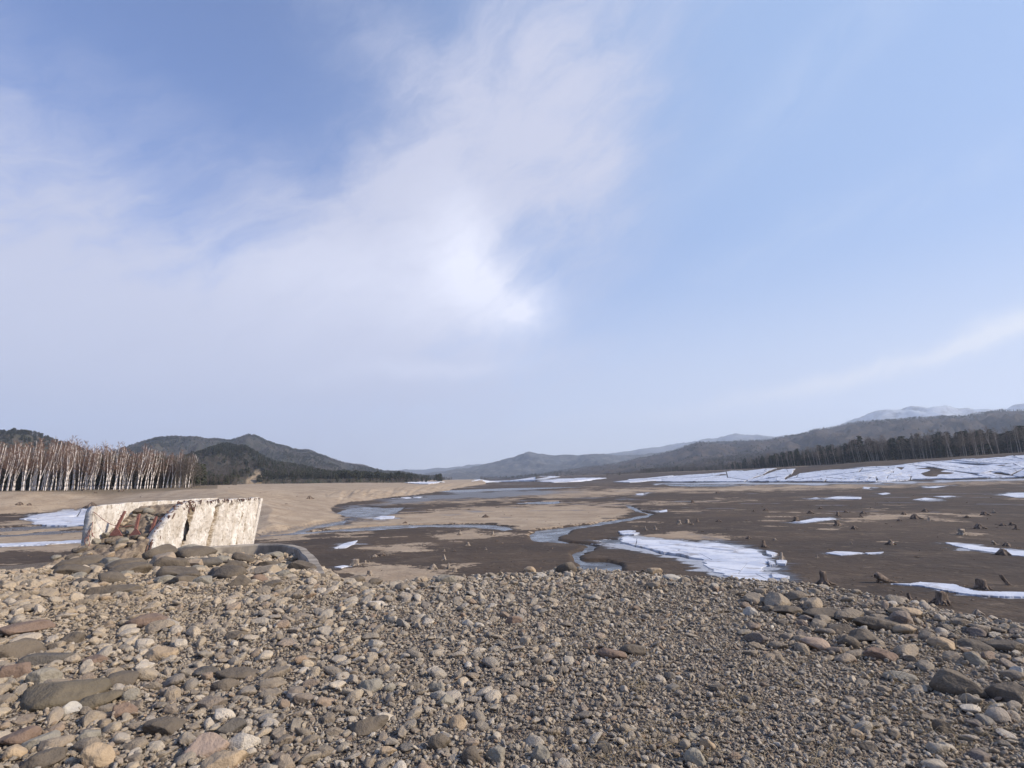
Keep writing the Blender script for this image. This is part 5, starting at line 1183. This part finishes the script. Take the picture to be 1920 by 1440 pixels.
# far woods on the slopes: too many to count
def shrub_blob(sd, bare):
    V_, F_ = [], []; r_ = random.Random(sd)
    if bare:
        TV, TF, CV, CF = branchy(300+sd, 12, .0, 'bare'); return mesh('bare', list(TV)+list(CV), list(TF)+[tuple(i+len(TV) for i in f) for f in CF], M_TWB2, False)
    TV, TF, CV, CF = conifer(320+sd, 13, 2.8); return mesh('conifer', CV, CF, M_ND2, False)
M_TWB2 = m_simple('distant_bare_crown', (.145, .120, .098), (.095, .085, .075), .15, .95, 0, .01, coord='w'); M_ND2 = m_simple('distant_needles', (.055, .064, .042), (.09, .092, .06), .1, .95, 0, .05, coord='w')
FV = [shrub_blob(k, False) for k in range(4)]+[shrub_blob(k, True) for k in range(4)]
P_, S_, I_, Rz = [], [], [], []
for (x, y, z), cnt, conf in ((HILLS[5], 12000, .45), (HILLS[6], 34000, .36), (HILLS[7], 20000, .5), (HILLS[4], 22000, .2), (HILLS[3], 42000, .12)):
    n = cnt; i = (rng.random(n)**.85*70).astype(int); j = rng.integers(0, x.shape[1]-1, n); fu, fv = rng.random(n), rng.random(n)
    def ip(a): return a[i, j]*(1-fu)*(1-fv)+a[i+1, j]*fu*(1-fv)+a[i, j+1]*(1-fu)*fv+a[i+1, j+1]*fu*fv
    xx, yy, zz = ip(x), ip(y), ip(z); pxx, pyy = to_px(xx, yy, zz)
    k = (pxx > -150) & (pxx < 2080) & (zz > 4) & ~inpoly(pxx, pyy, [(444, 920), (460, 899), (474, 892), (477, 883), (488, 882), (502, 889), (490, 900), (480, 907), (476, 920)])
    xx, yy, zz = xx[k], yy[k], zz[k]; P_.append(np.stack([xx, yy, zz-.5], -1)); m_ = len(xx); bb = np.hypot(xx, yy)/2000
    s = rng.uniform(.45, .85, m_)*np.clip(.8+.25*bb, .8, 1.3); S_.append(np.stack([s*1.25, s*1.25, s], -1))
    den = fbm(xx/140, yy/140, 3, 400)*2.2+.5+(conf-.5); I_.append(np.where(rng.random(m_) < den, rng.integers(0, 4, m_), rng.integers(4, 8, m_)))
P_ = np.concatenate(P_); n = len(P_)
scatter('hillside_forest', P_, np.stack([np.zeros(n), np.zeros(n), rng.uniform(0, 6.28, n)], -1), np.concatenate(S_), np.concatenate(I_), FV)
# brushy wood at the foot of the left hills and behind the centre right shore
P_, S_, I_ = [], [], []
for (pa, pb, da, db, cnt, conf, sc_) in ((366, 450, 300, 380, 420, .25, .5), (440, 800, 480, 640, 900, .12, .40), (-110, 368, 166, 200, 800, .12, .82), (-100, 380, 200, 260, 500, .5, .7), (1200, 1420, 840, 1050, 1200, .2, .65), (1380, 2100, 640, 900, 2600, .62, 1.0)):
    for k in range(cnt):
        px = rt.uniform(pa, pb); dd = rt.uniform(da, db)
        if 446 < px < 500 and dd < 700: continue
        if pa == 1380: dd = float(right_edge(px)[0])+30+rt.random()*120; sc2 = float(right_edge(px)[1])*.98
        else: sc2 = sc_
        dd /= math.cos(math.atan2(abs(px-960), F)); x_, y_ = row_pt(px, dd); P_.append((x_, y_, float(landz(x_, y_))-.3)); s = sc2*rt.uniform(.7, 1.1); S_.append((s, s, s)); I_.append(rt.randrange(4) if rt.random() < conf else 4+rt.randrange(4))
n = len(P_)
scatter('shore_woodland', np.array(P_), np.stack([np.zeros(n), np.zeros(n), rng.uniform(0, 6.28, n)], -1), np.array(S_), np.array(I_), FV)
# ------------------------------------------------------------------ haze
hm = D.materials.new('haze'); hm.use_nodes = True; t = NT(hm.node_tree)
pv = t.n('ShaderNodeVolumePrincipled'); pv.inputs['Color'].default_value = (.76, .86, 1.0, 1); pv.inputs['Density'].default_value = 1.15e-4; pv.inputs['Anisotropy'].default_value = 0.2
t.n('ShaderNodeOutputMaterial', ins={'Volume': pv.outputs[0]})
hb = [(-11800, -11800, -8), (11800, -11800, -8), (11800, 11800, -8), (-11800, 11800, -8), (-11800, -11800, 1420), (11800, -11800, 1420), (11800, 11800, 1420), (-11800, 11800, 1420)]
hz = ob('haze', mesh('haze', hb, [(3, 2, 1, 0), (4, 5, 6, 7), (0, 1, 5, 4), (1, 2, 6, 5), (2, 3, 7, 6), (3, 0, 4, 7)], None, False))
hz.data.materials.append(hm); tag(hz, kind='stuff')
SC.cycles.volume_bounces = 2; SC.cycles.max_bounces = 6
